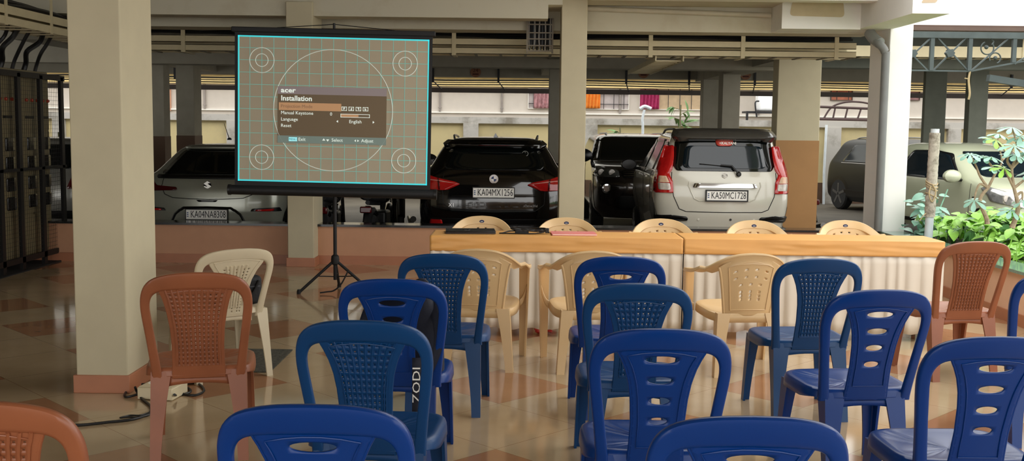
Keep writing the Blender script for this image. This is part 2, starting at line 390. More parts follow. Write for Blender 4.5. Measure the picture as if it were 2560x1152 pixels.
# edge of the parking roof: dark steel tube, cables, thin hangers
b = NB(); box(b, -16, 18, 22.0, 22.08, 2.27, 2.365); cat_tag(obj('edge_rail', b, mat('dark_brown_steel', (70, 60, 54), .6)), 'long dark steel rail along the far open edge of the parking', 'rail')
for z, r, lab in ((2.43, .012, 'thin black cable just above the far steel rail'), (2.52, .016, 'black cable strung along under the far beam'), (2.475, .009, 'middle thin cable strung along the far parking edge')):
    b = NB(); tube(b, [(-15 + i * 1.5, 21.8, z + .012 * math.sin(i * 1.9)) for i in range(22)], r, 6); cat_tag(obj('overhead_cable', b, BLACK), lab, 'cable')
for i, u in enumerate((434, 1082, 1246, 1567, 1725, 1890, 2046, 2535)):
    A = at(u, 180, 21.2); b = NB(); box(b, A.x - .02, A.x + .02, 21.26, 21.3, 2.45, 2.72); tube(b, [(A.x, 21.28, 2.47), (A.x + .12, 21.98, 2.33)], .012, 6)
    cat_tag(obj('cable_hanger', b, DSTEEL), 'dark flat hanger dropping from the far beam to the cables', 'bracket', 'hangers along the far beam')
for i, (u, v, t1, t2, lab) in enumerate(((1189, 180, '24', 'B', 'round rust-coloured parking number sign on beam above the black car'), (1609, 182, '25', 'B', 'round rust-coloured parking number sign on beam above the dark van'), (1864, 186, '26', 'B', 'round rust-coloured parking number sign on beam beside the tan column'))):
    A = at(u, v, 21.28); t = thing('parking_number_sign', lab, 'sign', (A.x, 21.28, A.z), 0, None)
    b = NB(); lathe(b, [(.105, 0), (.105, -.012)], axis='y', n=24); obj('sign_disc', b, mat('rust_disc', (140, 96, 70), .7, var=.1), t)
    text('sign_number', t1, .11, mat('dark_red_ink', (70, 24, 18), .7), t, face_mx(0, -.014, .03)); b = NB(); box(b, -.06, .06, -.016, -.012, -.055, -.03); obj('sign_bar', b, mat('dark_red_ink', (70, 24, 18), .7), t)
# ---------------------------------------------------------------- cable trays
def tray(name, label, x0, x1, y, zs, hangers, m=TRAY, z_top=2.78):
    t = thing(name, label, 'cable tray')
    for z0, z1 in zs:
        b = NB(); box(b, x0, x1, y, y + .012, z0, z1); box(b, x0, x1, y, y + .05, z0, z0 + .006); box(b, x0, x1, y, y + .05, z1 - .006, z1); obj('rail', b, m, t)
        b = NB(); box(b, x0, x1, y + .38, y + .392, z0, z1); obj('rail', b, m, t)
    b = NB(); x = x0 + .15
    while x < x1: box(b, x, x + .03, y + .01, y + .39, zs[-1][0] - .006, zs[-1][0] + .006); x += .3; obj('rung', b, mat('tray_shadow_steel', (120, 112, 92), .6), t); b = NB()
    b.free()
    for x in hangers:
        b = NB(); box(b, x - .025, x + .025, y - .012, y, zs[-1][0] - .01, z_top); box(b, x - .025, x + .025, y - .012, y + .4, zs[-1][0] - .018, zs[-1][0] - .01); obj('hanger_bracket', b, m, t)
    return t
HX = [at(u, 100, 12.95).x for u in (458, 1135, 1627, 1858, 2092)]
tray('cable_tray', 'long double cream cable tray crossing above the cars', -5.2, 4.02, 12.95, ((2.545, 2.625), (2.44, 2.515)), HX, z_top=2.685)
b = NB()
for k in range(4): tube(b, smooth_path([(-5 + i * 1.0, 13.05 + .06 * k, 2.66 + .015 * k + .02 * math.sin(i * 2.1 + k)) for i in range(10)], 4), .018, 6)
cat_tag(obj('cable_bundle', b, BLACK), 'black cables lying along the top of the long cable tray', 'cable', kind='stuff')
tray('cable_tray', 'cream cable tray seen beyond the ornamental steel truss', 4.6, 14.0, 17.0, ((2.74, 2.92),), [7.9, 9.9], z_top=3.12)
# depth-wise tray at left
t = thing('cable_tray', 'dark cream cable tray running away above the caged meter panels', 'cable tray')
for z0, z1 in ((2.60, 2.68), (2.50, 2.575)):
    b = NB(); box(b, -4.96, -4.945, 8.5, 13.0, z0, z1); box(b, -5.33, -5.315, 8.5, 13.0, z0, z1); obj('rail', b, TRAY, t)
b = NB(); y = 8.6
while y < 13: box(b, -5.32, -4.95, y, y + .03, 2.495, 2.51); y += .3; obj('rung', b, TRAY, t); b = NB()
b.free()
for y in (10.35, 11.35):
    b = NB(); box(b, -4.945, -4.935, y, y + .05, 2.49, 2.9); obj('hanger_bracket', b, TRAY, t)
b = NB()
for k in range(7): tube(b, smooth_path([(-5.0 - .05 * k, 8.5 + i * .6, 2.70 + .02 * (k % 3) + .02 * math.sin(i * 1.7 + k)) for i in range(8)], 4), .024, 6)
cat_tag(obj('cable_bundle', b, BLACK), 'thick black cables lying on the tray above the meter panels', 'cable', kind='stuff')
# loops of cable dropping from the tray into the panels
for k in range(9):
    y0 = 9.9 + k * .27; b = NB()
    tube(b, smooth_path([(-5.2, y0, 2.6), (-5.3, y0 + .05 + .06 * math.sin(k * 2), 2.45), (-5.38, y0 + .07 * math.cos(k * 3), 2.33), (-5.45, y0 + .08, 2.22), (-5.48, y0 + .08, 2.125)], 5), .02 + .008 * (k % 2), 8)
    cat_tag(obj('drop_cable', b, BLACK), 'thick black cable dropping from the tray into the meter panels', 'cable', 'drop cables above the meter panels')
# sloping ladder with cables at the middle column, ladder going deeper
t = thing('cable_ladder', 'upright ladder rack full of cables beside the middle column', 'cable tray')
b = NB()
for x in (.07, .36): box(b, x, x + .02, 12.43, 12.47, 2.42, 2.82)
for z in (2.44, 2.50, 2.575, 2.645, 2.74): box(b, .07, .38, 12.425, 12.44, z, z + .014)
obj('ladder_frame', b, mat('ladder_steel', (140, 130, 112), .6), t)
for k in range(13):
    x = .1 + k * .0205; b = NB(); tube(b, smooth_path([(x, 12.46, 2.82), (x + .01 * math.sin(k * 5), 12.455, 2.6), (x + .012 * math.cos(k * 3), 12.46, 2.45)], 4), .008, 6)
    obj('cable', b, BLACK if k % 3 else mat('pale_cable', (176, 170, 160), .5), t)
b = NB(); box(b, .09, .37, 12.475, 12.49, 2.5, 2.82); obj('back_plate', b, BLACK, t)
t = thing('cable_ladder', 'ladder tray running away under the long tray above the dark van', 'cable tray')
for x in (1.62, 1.95):
    b = NB(); box(b, x, x + .015, 12.95, 16.2, 2.38, 2.44); obj('rail', b, TRAY, t)
for k in range(11):
    b = NB(); y = 13.1 + k * .29; box(b, 1.63, 1.96, y, y + .05, 2.385, 2.4); obj('rung', b, TRAY, t)
# ================================================================ plastic chairs
BLUE = mat('glossy_blue_plastic', (1, 52, 122), .30, var=.05, scale=3, spec=.35)
TEAL = mat('dull_blue_plastic', (8, 61, 110), .36, var=.08, scale=3, spec=.35)
BROWNP = mat('brown_plastic', (146, 86, 56), .36, var=.12, scale=5)
CREAMP = mat('cream_plastic', (222, 188, 138), .3, var=.04, scale=3)
IVORY = mat('ivory_plastic', (208, 194, 164), .4, var=.05, scale=3)
def interp(tab, z):
    if z <= tab[0][0]: return tab[0][1]
    for (a, p), (c, q) in zip(tab, tab[1:]):
        if z <= c:
            t = (z - a) / (c - a); t = t * t * (3 - 2 * t) if False else t
            return p + (q - p) * t
    return tab[-1][1]
def leg_bm(top, bot, sx, sy, s0, s1, mid=None, t=.012):
    """L-section leg, outer corner runs from top to bot"""
    b = NB(); rings = []
    top, bot = Vector(top), Vector(bot)
    for k in range(7):
        f = k / 6; p = top.lerp(bot, f); s = s1 + (s0 - s1) * (1 - f) ** 1.6
        L = [(0, 0), (s, 0), (s, t), (t * 1.4, t), (t, t * 1.4), (t, s), (0, s)]
        rings.append([p + Vector((-sx * q[0], -sy * q[1], 0)) for q in L])
    return loft(b, rings)
def armless(name, style, m, W=1.0, H=1.0, fat=1.0):
    """monobloc chair without arms, front towards +Y; style slot / dot / weave / fan"""
    root = bpy.data.objects.new(name, None); COL.objects.link(root); root.empty_display_size = .1
    seatz = .43; LX = {'slot': .174, 'dot': .192, 'weave': .203, 'fan': .226}[style]
    zz = lambda z: seatz + (z - seatz) * H if z > seatz else z
    def by(x, z):
        t = (z - .42) / .48
        return -.19 - .125 * t - .02 * t * t + .55 * x * x * (.4 + .6 * max(0, t))
    B3 = lambda x, z, o=0: Vector((x * W, by(x, z) + o, zz(z)))
    out = [(.2, .385), (.2, .42), (.207, .5), (.218, .6), (.229, .69), (.2325, .745), (.228, .795), (.212, .838), (.182, .868), (.138, .886), (.075, .897), (0, .9)]
    inn = [(.152, .385), (.158, .42), (.168, .5), (.180, .6), (.190, .69), (.1935, .735), (.190, .768), (.178, .792), (.158, .806), (.128, .812), (.07, .816), (0, .818)]
    if style == 'fan': inn = [(x, z - .01) for x, z in inn]
    def full(c):
        p = smooth_path([(x, 0, z) for x, z in c], 3)
        return [(-q.x, q.z) for q in p] + [(q.x, q.z) for q in p[-2::-1]]
    O, I = full(out), full(inn); b = NB(); rings = []
    for o_, i_ in zip(O, I):
        ring = []
        for a, f in ((0, .012), (0, -.002), (.06, -.010), (.2, -.013), (.5, -.011), (.8, -.012), (.95, -.008), (1, .001), (1, .008), (.85, .004), (.5, .001), (.2, .003), (.12, .012), (.05, .016)):
            ring.append(B3(o_[0] + (i_[0] - o_[0]) * a, o_[1] + (i_[1] - o_[1]) * a, f))
        rings.append(ring)
    loft(b, rings)
    if style in ('weave',): hw = [(.40, .112), (.46, .108), (.55, .107), (.64, .112), (.72, .124), (.78, .138), (.81, .150), (.86, .165)]
    elif style == 'fan': hw = [(.40, .085), (.5, .085), (.58, .088), (.66, .10), (.73, .125), (.79, .158), (.86, .18)]
    else: hw = [(.40, .094), (.46, .090), (.55, .088), (.64, .093), (.70, .101), (.75, .114), (.79, .130), (.815, .143), (.86, .16)]
    zb, zt = .385, .845
    S = lambda u, v: B3((2 * u - 1) * interp(hw, zt + (zb - zt) * v), zt + (zb - zt) * v, -.004)
    for s in (-1, 1):   # edge ribs of the splat and the raised border line
        tube(b, [B3(s * (interp(hw, z) - .002), z, -.002) for z in [zb + (.825 - zb) * k / 24 for k in range(25)]], .0055, 8)
    ins = .024; lo, hi = (.455, .80)
    L = [B3(-(interp(hw, z) - ins), z, -.0095) for z in [lo + (hi - lo) * k / 16 for k in range(17)]]
    R = [B3((interp(hw, z) - ins), z, -.0095) for z in [hi + (lo - hi) * k / 16 for k in range(17)]]
    tube(b, L + [B3(x * (interp(hw, hi) - ins), hi + .016 * (1 - x * x), -.0095) for x in (-.6, -.2, .2, .6)] + R, .0024, 6, closed=True)
    obj('back_frame', b, m, root, 50)
    b = NB()
    if style == 'slot':
        rows = 12; tgt = {1: 1, 3: 1, 5: 1, 7: 1}
        wp = lambda u: u / (1 / 3) * .25 if u < 1 / 3 else (.25 + (u - 1 / 3) * 1.5 if u < 2 / 3 else .75 + (u - 2 / 3) * .75)
        hole_panel(b, lambda u, v: S(wp(u), v), 3, 12, lambda i, j: ((.44 - .012 * j, .38, 'o') if i == 1 and j in (1, 3, 5, 7) else None), 8)
    elif style == 'dot':
        hole_panel(b, S, 11, 19, lambda i, j: ((.125, .125, 's') if 1 <= i <= 9 and 1 <= j <= 15 else None))
    elif style == 'weave':
        hole_panel(b, S, 12, 22, lambda i, j: ((.11, .12, 's') if 1 <= i <= 10 and 2 <= j <= 18 else None))
    else:
        hole_panel(b, S, 11, 20, lambda i, j: ((.2, .17, 's') if 2 <= i <= 8 and 4 <= j <= 18 and i not in (4, 6) else None))
    if style == 'weave':   # raised basket ribs
        for k in range(1, 12):
            u = k / 12; tube(b, [S(u, .06 + .8 * q / 20) + Vector((0, -.0035 - .0015 * ((q + k) % 2), 0)) for q in range(21)], .0028, 5)
    if style == 'dot':
        for k in range(2, 11, 1):
            u = k / 11; tube(b, [S(u, .06 + .76 * q / 12) + Vector((0, -.0031, 0)) for q in range(13)], .0008, 4)
        for k in range(3, 16, 3):
            v = k / 19; tube(b, [S(.1 + .8 * q / 8, v) + Vector((0, -.0031, 0)) for q in range(9)], .0008, 4)
    if style == 'fan':
        for k in range(3, 9, 1):
            u = k / 11; tube(b, [S(.5 + (u - .5) * (1.0 if q > 6 else .9 + .1 * q / 6), .16 + .7 * q / 16) + Vector((0, -.004, 0)) for q in range(17)], .004, 5)
    solid(obj('back_splat', b, m, root, 50, flat=True), .006)
    # seat
    b = NB(); n = 64; rings = []
    def edge(a, r, zo):
        ca, sa = math.cos(a), math.sin(a); q = 2 / 4.6
        x = .232 * W * abs(ca) ** q * (1 if ca > 0 else -1); y = .208 * abs(sa) ** q * (1 if sa > 0 else -1)
        x *= (1 + .02 * (y / .208))
        if zo < -.028: zo = -.03 + (zo + .03) * min(1, max(.15, (y / .208 + .9) / .6))
        return Vector((x * r, .022 + y * r, seatz + zo))
    for r, zo in ((.02, -.014), (.25, -.013), (.5, -.009), (.75, -.003), (.88, .003), (.95, .003), (.985, -.002), (1.0, -.012), (1.008, -.03), (1.012, -.052)):
        rings.append([edge(2 * PI * k / n, r, zo + (.0022 * math.cos(16 * PI * k / n * 2) * (1 - abs(r - .5) * 2) if r < .9 else 0) + (.012 * math.sin(PI * 2 * k / n) * -1 if False else 0)) for k in range(n)])
    loft(b, rings, True, False); b.faces.new([v for v in b.verts[:n]]) if False else None
    c0 = b.verts.new((0, .022, seatz - .014)); b.verts.ensure_lookup_table()
    for k in range(n): b.faces.new((b.verts[k], b.verts[(k + 1) % n], c0))
    # apron under the splat at the rear
    sheet(b, lambda u, v: Vector(((2 * u - 1) * .13 * W, -.176 - .004 * v, .405 - v * (.055 - .012 * (1 - (2 * u - 1) ** 2)))), 12, 3)
    solid(obj('seat', b, m, root, 40), .007)
    for sx in (-1, 1):
        obj('leg', leg_bm((sx * LX * W, -.184, .42), (sx * (LX + .005) * W, -.25, 0), sx, -1, .092 * fat, .048 * fat), m, root, 30)
        obj('leg', leg_bm((sx * .224 * W, .216, .402), (sx * .232 * W, .258, 0), sx, 1, .082 * fat, .046 * fat), m, root, 30)
    return root
def armchair(name, m):
    root = bpy.data.objects.new(name, None); COL.objects.link(root); root.empty_display_size = .1
    half = [(0, -.285, .795), (.09, -.28, .788), (.16, -.262, .768), (.215, -.225, .735), (.252, -.165, .698), (.275, -.09, .668), (.285, .0, .648), (.287, .1, .638), (.282, .19, .632), (.277, .225, .622)]
    wid = [(0, -.25, 1), (.1, -.25, 1), (.25, -.3, 1), (.5, -.35, .9), (.75, -.3, .7), (.9, -.15, .4), (1, 0, .12), (1, 0, 0), (1, 0, 0), (1, .1, -.1)]
    ww = [.075, .074, .07, .066, .062, .058, .056, .058, .064, .06]
    P = smooth_path(half, 4); Wd = smooth_path(wid, 4); w_ = [q.x for q in smooth_path([(a, 0, 0) for a in ww], 4)]
    fl = lambda v: Vector((-v.x, v.y, v.z))
    P = [fl(p) for p in P[::-1]] + P[1:]; Wd = [fl(p) for p in Wd[::-1]] + Wd[1:]; w_ = w_[::-1] + w_[1:]
    b = NB(); rings = []
    for i, p in enumerate(P):
        d = (P[min(i + 1, len(P) - 1)] - P[max(i - 1, 0)]).normalized(); wv = (Wd[i] - d * Wd[i].dot(d)).normalized(); nv = d.cross(wv)
        W2 = w_[i] / 2; c = p - wv * (W2 if abs(Wd[i].z) > .5 else 0)
        ring = [c + wv * (W2 * a) + nv * f for a, f in ((-1, -.002), (-.9, -.009), (-.4, -.012), (.4, -.012), (.85, -.013), (1, -.004), (1, .008), (.8, .012), (.7, .003), (0, .0), (-.7, .003), (-.9, .008))]
        rings.append(ring)
    loft(b, rings); obj('arm_rail', b, m, root, 50)
    def S(u, v):
        x = (2 * u - 1); top = .775 - .075 * x * x; z = top + (.385 - top) * v
        hw = .205 + (.150 - .205) * v ** .7
        return Vector((x * hw, -.275 + .065 * v + (.045 - .02 * v) * x * x, z))
    def hole(i, j):
        if j == 3 and i in (2, 4, 6, 8): return (.26, .26, 'o')
        if j == 5 and i in (2, 4, 6, 8): return (.23, .24, 'o')
        if j == 7 and i in (3, 5, 7): return (.24, .26, 'o')
        if j in (9, 10, 11) and i in (3, 5, 7): return (.22, .44, 'o')
        return None
    b = NB(); hole_panel(b, S, 11, 16, hole); solid(obj('back_panel', b, m, root, 50, flat=True), .007)
    b = NB()
    bord = [S(.12, .9 - .8 * k / 12) for k in range(13)] + [S(.12 + .76 * k / 8, .10) for k in range(1, 8)] + [S(.88, .1 + .8 * k / 12) for k in range(13)] + [S(.88 - .76 * k / 8, .9) for k in range(1, 8)]
    tube(b, [p + Vector((0, -.005, 0)) for p in bord], .0035, 6, closed=True)
    for s in (.0, 1.0): tube(b, [S(s, v / 16) for v in range(17)], .009, 8)
    obj('panel_border', b, m, root)
    b = NB(); n = 56; rings = []
    def edge(a, r, zo):
        ca, sa = math.cos(a), math.sin(a); q = 2 / 4.2
        return Vector((.235 * r * abs(ca) ** q * (1 if ca > 0 else -1) * (1 + .06 * sa), .015 + .225 * r * abs(sa) ** q * (1 if sa > 0 else -1), .405 + zo + .015 * sa * r))
    for r, zo in ((.02, -.014), (.3, -.013), (.6, -.008), (.85, .0), (.95, .001), (.985, -.003), (1, -.012), (1.01, -.05)): rings.append([edge(2 * PI * k / n, r, zo) for k in range(n)])
    loft(b, rings, True, False); b.verts.ensure_lookup_table(); c0 = b.verts.new((0, .015, .391)); b.verts.ensure_lookup_table()
    for k in range(n): b.faces.new((b.verts[k], b.verts[(k + 1) % n], c0))
    sheet(b, lambda u, v: Vector(((2 * u - 1) * .15, -.208 - .004 * v, .40 - v * .06)), 8, 2)
    solid(obj('seat', b, m, root, 40), .007)
    for sx in (-1, 1):
        obj('leg', leg_bm((sx * .198, -.215, .40), (sx * .232, -.285, 0), sx, -1, .085, .05), m, root, 30)
        b = NB(); rings = []
        for k in range(9):   # front post runs from the arm to the floor
            f = k / 8; c = Vector((sx * (.302 - .022 * f), .245 + .02 * f, .625 * (1 - f))); s = .075 - .028 * f; s2 = .062 - .015 * f; t = .012
            L = [(0, 0), (s, 0), (s, t), (t, t * 1.4), (t, s2), (0, s2)]
            rings.append([c + Vector((-sx * q[0], -q[1], 0)) for q in L])
        loft(b, rings); obj('leg', b, m, root, 30)
        b = NB(); sheet(b, lambda u, v: Vector((sx * (.232 + .05 * u), .20 + .02 * u, .40 - .05 * v + .10 * u * u)), 6, 3); solid(obj('arm_brace', b, m, root), .01)
    b = NB(); lathe(b, [(.001, 0), (.021, .0), (.021, .003), (.001, .004)], n=20)
    bmesh.ops.scale(b, vec=(1, .62, 1), verts=b.verts)
    s = S(.5, .045); bmesh.ops.transform(b, matrix=Matrix.Translation((0, s.y + .011, s.z - .01)) @ Matrix.Rotation(-PI / 2 - .15, 4, 'X'), verts=b.verts)
    stk = obj('oval_sticker', b, mat('navy_sticker', (24, 40, 92), .35), root, label='dark blue oval sticker')
    b = NB(); box(b, -.011, .011, s.y + .0145, s.y + .0155, s.z - .013, s.z - .009); obj('sticker_print', b, PLATEW, stk)
    return root
P_SLOT = armless('slotted_chair', 'slot', BLUE, 1.045); P_DOT = armless('dotted_chair', 'dot', TEAL, 1.04)
P_WEAVE = armless('woven_back_chair', 'weave', BROWNP, 1.06, 1.0); P_FAN = armless('ivory_chair', 'fan', IVORY, 1.06, .83, .8); P_ARM = armchair('cream_armchair', CREAMP)
USED = set()
def place(proto, pos, rz, label, group=None, cat='chair'):
    if proto.name in USED: o = copy_tree(proto)
    else: o = proto; USED.add(proto.name)
    o.location = pos; o.rotation_euler = (0, 0, rz); cat_tag(o, label, cat, group); return o
def from_top(u, v, ztop, ytop, rz):
    """floor point of a chair whose back top (local 0,ytop,ztop) shows at u,v"""
    p = atz(u + ((u - 1295) * .014 if ztop > .85 else 0), v, ztop); q = Matrix.Rotation(rz, 3, 'Z') @ Vector((0, ytop, 0)); return Vector((p.x - q.x, p.y - q.y, 0))
GB = 'blue plastic chairs of the audience'
R = math.radians
for proto, u, v, rz, lab in (
    (P_SLOT, 782, 1012, 0, 'blue slotted chair at lower left foreground, nearest on the left, mostly cut off'),
    (P_SLOT, 982, 697, 0, 'blue slotted chair with a dark backpack on its seat'),
    (P_SLOT, 1551, 641, 0, 'blue slotted chair in front of the orange table, farthest of the middle row'),
    (P_SLOT, 1655, 822, 0, 'blue slotted chair, third back in the middle row, all four slots showing'),
    (P_SLOT, 1880, 1042, 0, 'blue slotted chair in bottom foreground right of centre, only its top edge in frame'),
    (P_SLOT, 2200, 724, R(6), 'blue slotted chair with sunlit seat in front of the brown chair on the right'),
    (P_SLOT, 2490, 842, R(2), 'large blue slotted chair at lower right, cut by the right edge'),
    (P_SLOT, 2655, 680, 0, 'blue chair at the far right edge, only its left post visible'),
    (P_DOT, 905, 801, R(-3), 'dull blue chair with dotted square holes at left, right behind the foreground chair'),
    (P_DOT, 1108, 634, R(0), 'dull blue dotted chair closest to the projector screen, in front of a cream armchair'),
    (P_DOT, 1596, 708, 0, 'dull blue dotted chair second in the middle row between two slotted ones'),
    (P_DOT, 2047, 646, R(4), 'dull blue dotted chair at right before the white table skirt')):
    place(proto, from_top(u, v, .9, -.335, rz), rz, lab, GB)
place(P_WEAVE, from_top(499, 681, .9, -.335, R(13)), R(13), 'brown woven-back chair beside the cream column on the left')
place(P_WEAVE, from_top(2436, 603, .9, -.335, R(8)), R(8), 'brown woven-back chair near the planter at the right end of the table')
place(P_WEAVE, from_top(-60, 1003, .9, -.335, R(0)), R(0), 'brown woven-back chair cut off at the lower left corner')
FANPOS = Vector((-1.87, 6.62, 0)); FR = R(37)
place(P_FAN, FANPOS, FR, 'ivory plastic chair turned sideways holding a small black bag, left of the screen tripod')
GA = 'cream armchairs around the table'
for u, v, rz, lab in ((1195, 622, R(-4), 'cream armchair before the table, left one of the front three, behind a dotted chair'), (1488, 627, R(5), 'cream armchair before the table, hidden mostly by the middle slotted chair'), (1885, 633, R(7), 'cream armchair before the right table, its left arm fully showing')):
    place(P_ARM, from_top(u, v, .795, -.29, rz), rz, lab, GA)
for u, v, lab in ((1205, 539, 'cream armchair behind the table, its top above the black laptop'), (1416, 543, 'cream armchair behind the table, its top above the pink folder at the middle column'), (1652, 546, 'cream armchair behind the table, its top under the white car left corner'), (1884, 550, 'cream armchair behind the table, its top under the white car right corner'), (2112, 550, 'cream armchair behind the table, the rightmost, beside the sunlit column')):
    place(P_ARM, from_top(u, v, .795, .285 * -1, PI), PI, lab, GA)
# ================================================================ tables with cloths
ORANGE = mat('orange_satin', (224, 166, 94), .45, var=.04)
SKIRT = mat('white_satin_skirt', (222, 212, 196), .55, var=.02)
YF, YB, TZ = 7.93, 8.36, .752
for i, (x0, x1, lab, side) in enumerate(((-.655, 1.232, 'left folding table under orange top cloth and white skirt', -1), (1.24, 3.18, 'right folding table under orange top cloth and white skirt', 1))):
    t = thing('banquet_table', lab, 'table', ((x0 + x1) / 2, (YF + YB) / 2, 0))
    hx = (x1 - x0) / 2; hy = (YB - YF) / 2
    b = NB(); box(b, -hx + .01, hx - .01, -hy + .01, hy - .01, TZ - .03, TZ - .004); obj('tabletop', b, mat('plywood', (150, 112, 74), .6), t)
    for sx in (-1, 1):
        for sy in (-1, 1):
            b = NB(); cyl(b, (sx * (hx - .06), sy * (hy - .05), 0), (sx * (hx - .06), sy * (hy - .05), TZ - .03), .016, 10); obj('leg', b, DSTEEL, t)
    # orange cover: crowned top sheet + hanging band with soft horizontal folds
    tc = thing('table_cover', lab.replace('left folding table under orange top cloth and white skirt', 'orange satin cover on left table under the laptop').replace('right folding table under orange top cloth and white skirt', 'orange satin cover on the empty right table'), 'tablecloth', ((x0 + x1) / 2, (YF + YB) / 2, 0))
    b = NB(); rnd = random.Random(5 + i)
    fold = [(rnd.uniform(-hx, hx), rnd.uniform(.02, .12), rnd.uniform(.06, .3), rnd.uniform(.002, .006)) for _ in range(26)]
    def cover(u, v):
        # perimeter cross-section around x: back band, top, front band
        x = (2 * u - 1) * hx; s = v
        if s < .2: p = Vector((x, hy, TZ - .11 * (1 - s / .2)))
        elif s < .8: p = Vector((x, hy - (s - .2) / .6 * 2 * hy, TZ + .003))
        else:
            d = (s - .8) / .2 * .112; p = Vector((x, -hy - .004 - .006 * d / .11, TZ - d))
            for fx, fz, fw_, fa in fold: p.y -= fa * math.exp(-((x - fx) / fw_) ** 2) * math.exp(-((d - fz - .04 * (x - fx)) / .012) ** 2)
            if side < 0: p.y -= .006 * math.sin((d * 90 + (x + hx) * 5)) * math.exp(-((x + hx) / .35) ** 2)
        return p
    sheet(b, cover, 120, 50)
    for s in (-1, 1): sheet(b, lambda u, v: Vector((s * (hx + .002), -hy + 2 * hy * u, TZ - .112 * v)), 8, 4)
    solid(obj('cover', b, ORANGE, tc, 60), .002)
    sk = thing('table_skirt', 'white pleated skirt round the ' + ('left table below the orange cover' if side < 0 else 'right table below the orange cover'), 'tablecloth', ((x0 + x1) / 2, (YF + YB) / 2, 0))
    b = NB(); rnd = random.Random(31 + i)
    ks = []; x = -hx
    while x < hx: ks.append(x); x += rnd.uniform(.07, .13)
    ks.append(hx)
    def pleat(x):
        for a, c in zip(ks, ks[1:]):
            if a <= x <= c:
                f = (x - a) / (c - a); return .5 - .5 * math.cos(2 * PI * f ** .6)
        return 0
    def skirt(u, v):
        x = (2 * u - 1) * hx; z = TZ - .10 - v * (TZ - .10 - .062); q = pleat(x)
        return Vector((x, -hy - .002 - (.006 + .018 * v) * q, z + (.008 * math.sin(x * 23) * v if v > .95 else 0)))
    sheet(b, skirt, 420, 8)
    sheet(b, lambda u, v: Vector((side * (hx + .002 + .008 * v * math.sin(u * 22) ** 2), -hy + 2 * hy * u, TZ - .10 - v * (TZ - .162))), 40, 6)
    solid(obj('skirt_cloth', b, SKIRT, sk, 60), .0015)
# things on the table
lp = at(1176, 578, 8.16)
t = thing('laptop', 'closed black laptop lying at the left end of the orange table', 'laptop', (lp.x, 8.17, TZ + .004), R(4))
b = NB(); box(b, -.19, .19, -.12, .12, .002, .014); bevel(obj('laptop_base', b, mat('dark_grey_plastic', (52, 46, 46), .4), t), .004)
b = NB(); box(b, -.19, .19, -.12, .125, .015, .023); lid = bevel(obj('laptop_lid', b, BLACK, t), .004)
b = NB(); box(b, .03, .14, -.02, .08, .0232, .0238); obj('lid_reflection_panel', b, CHROME, lid) if False else b.free()
b = NB(); lathe(b, [(.03, .0231), (.03, .0236)], n=16); bmesh.ops.translate(b, vec=(-.03, 0, 0), verts=b.verts); obj('lid_emblem', b, CHROME, lid)
cp = at(1312, 580, 8.15)
t = thing('laptop_charger', 'black power adapter with tangled cable on the orange table', 'charger', (cp.x, 8.15, TZ + .004))
b = NB(); box(b, -.075, .03, -.03, .03, .002, .034); bevel(obj('adapter_brick', b, BLACK, t), .006)
rnd = random.Random(3); pts = [(-.07, 0, .02)]
for k in range(26): pts.append((.02 + .13 * math.cos(k * 1.1) + .02 * rnd.random(), .06 * math.sin(k * 1.35), .018 + .03 * rnd.random()))
pts += [(.165, -.02, .02), (.18, -.03, .01)]
b = NB(); tube(b, smooth_path(pts, 6), .0045, 6); tube(b, smooth_path([(-.07, 0, .02), (-.12, -.03, .02), (-.17, -.05, .008), (-.19, -.055, .006), (-.1, -.06, .006), (0, -.07, .006), (.08, -.07, .008), (.15, -.06, .02)], 6), .005, 6); obj('power_cable', b, BLACK, t)
b = NB(); box(b, .155, .185, -.03, .0, .008, .045); bevel(obj('plug', b, BLACK, t), .004)
fp = at(1435, 584, 8.12)
t = thing('folder', 'pink plastic folder lying flat on the orange table', 'folder', (fp.x, 8.13, TZ + .004), R(2))
b = NB(); box(b, -.175, .165, -.11, .11, .002, .005); PK = mat('pink_plastic', (236, 134, 130), .35); obj('back_cover', b, PK, t); b = NB(); box(b, -.17, .165, -.108, .108, .0052, .011); obj('papers', b, PLATEW, t); b = NB(); box(b, -.175, .165, -.11, .11, .0115, .014); obj('front_cover', b, PK, t)
# wrappers under the left table
for u, v, lab in ((1345, 836, 'red and white wrapper under the table skirt, left one'), (1374, 834, 'red and white wrapper under the table skirt, right one')):
    p = atz(u, v, .02); b = NB(); rnd = random.Random(u)
    bmesh.ops.create_icosphere(b, subdivisions=2, radius=.03, matrix=Matrix.Translation((p.x, 8.05, .036)))
    for q in b.verts: q.co += Vector((rnd.uniform(-.008, .008), rnd.uniform(-.008, .008), rnd.uniform(-.012, .012)))
    cat_tag(obj('wrapper', b, stained('red_white_foil', (206, 50, 40), (236, 226, 220), 30, .5, .55, .3), sharp=5), lab, 'litter')
# ================================================================ projector screen
SX = at(835, 500, 9.9).x
t = thing('projector_screen', 'tripod projector screen with black border showing a setup menu', 'screen', (SX, 9.95, 0))
FAB = mat('screen_fabric', (190, 178, 154), .85, var=.015)
BK = mat('screen_black', (16, 16, 18), .6, var=.05)
tilt = Matrix.Translation((0, -.08, 1.70)) @ Matrix.Rotation(R(.75), 4, 'Y')
W2, H2 = .875, .665
def sbox(x0, x1, y0, y1, z0, z1):
    b = NB(); box(b, x0, x1, y0, y1, z0, z1, tilt); return b
pole = []
b = NB(); cyl(b, (0, 0, .12), (0, 0, 1.35), .017, 12); cyl(b, (0, 0, 1.3), (0, 0, 2.50), .012, 12); obj('pole', b, BK, t)
b = NB(); lathe(b, [(.018, .26), (.035, .27), (.04, .31), (.035, .345), (.018, .36)], n=16); obj('tripod_hub', b, BK, t)
LEGS = [atz(748, 741, .01), atz(886, 704, .01), atz(835, 733, .01)]
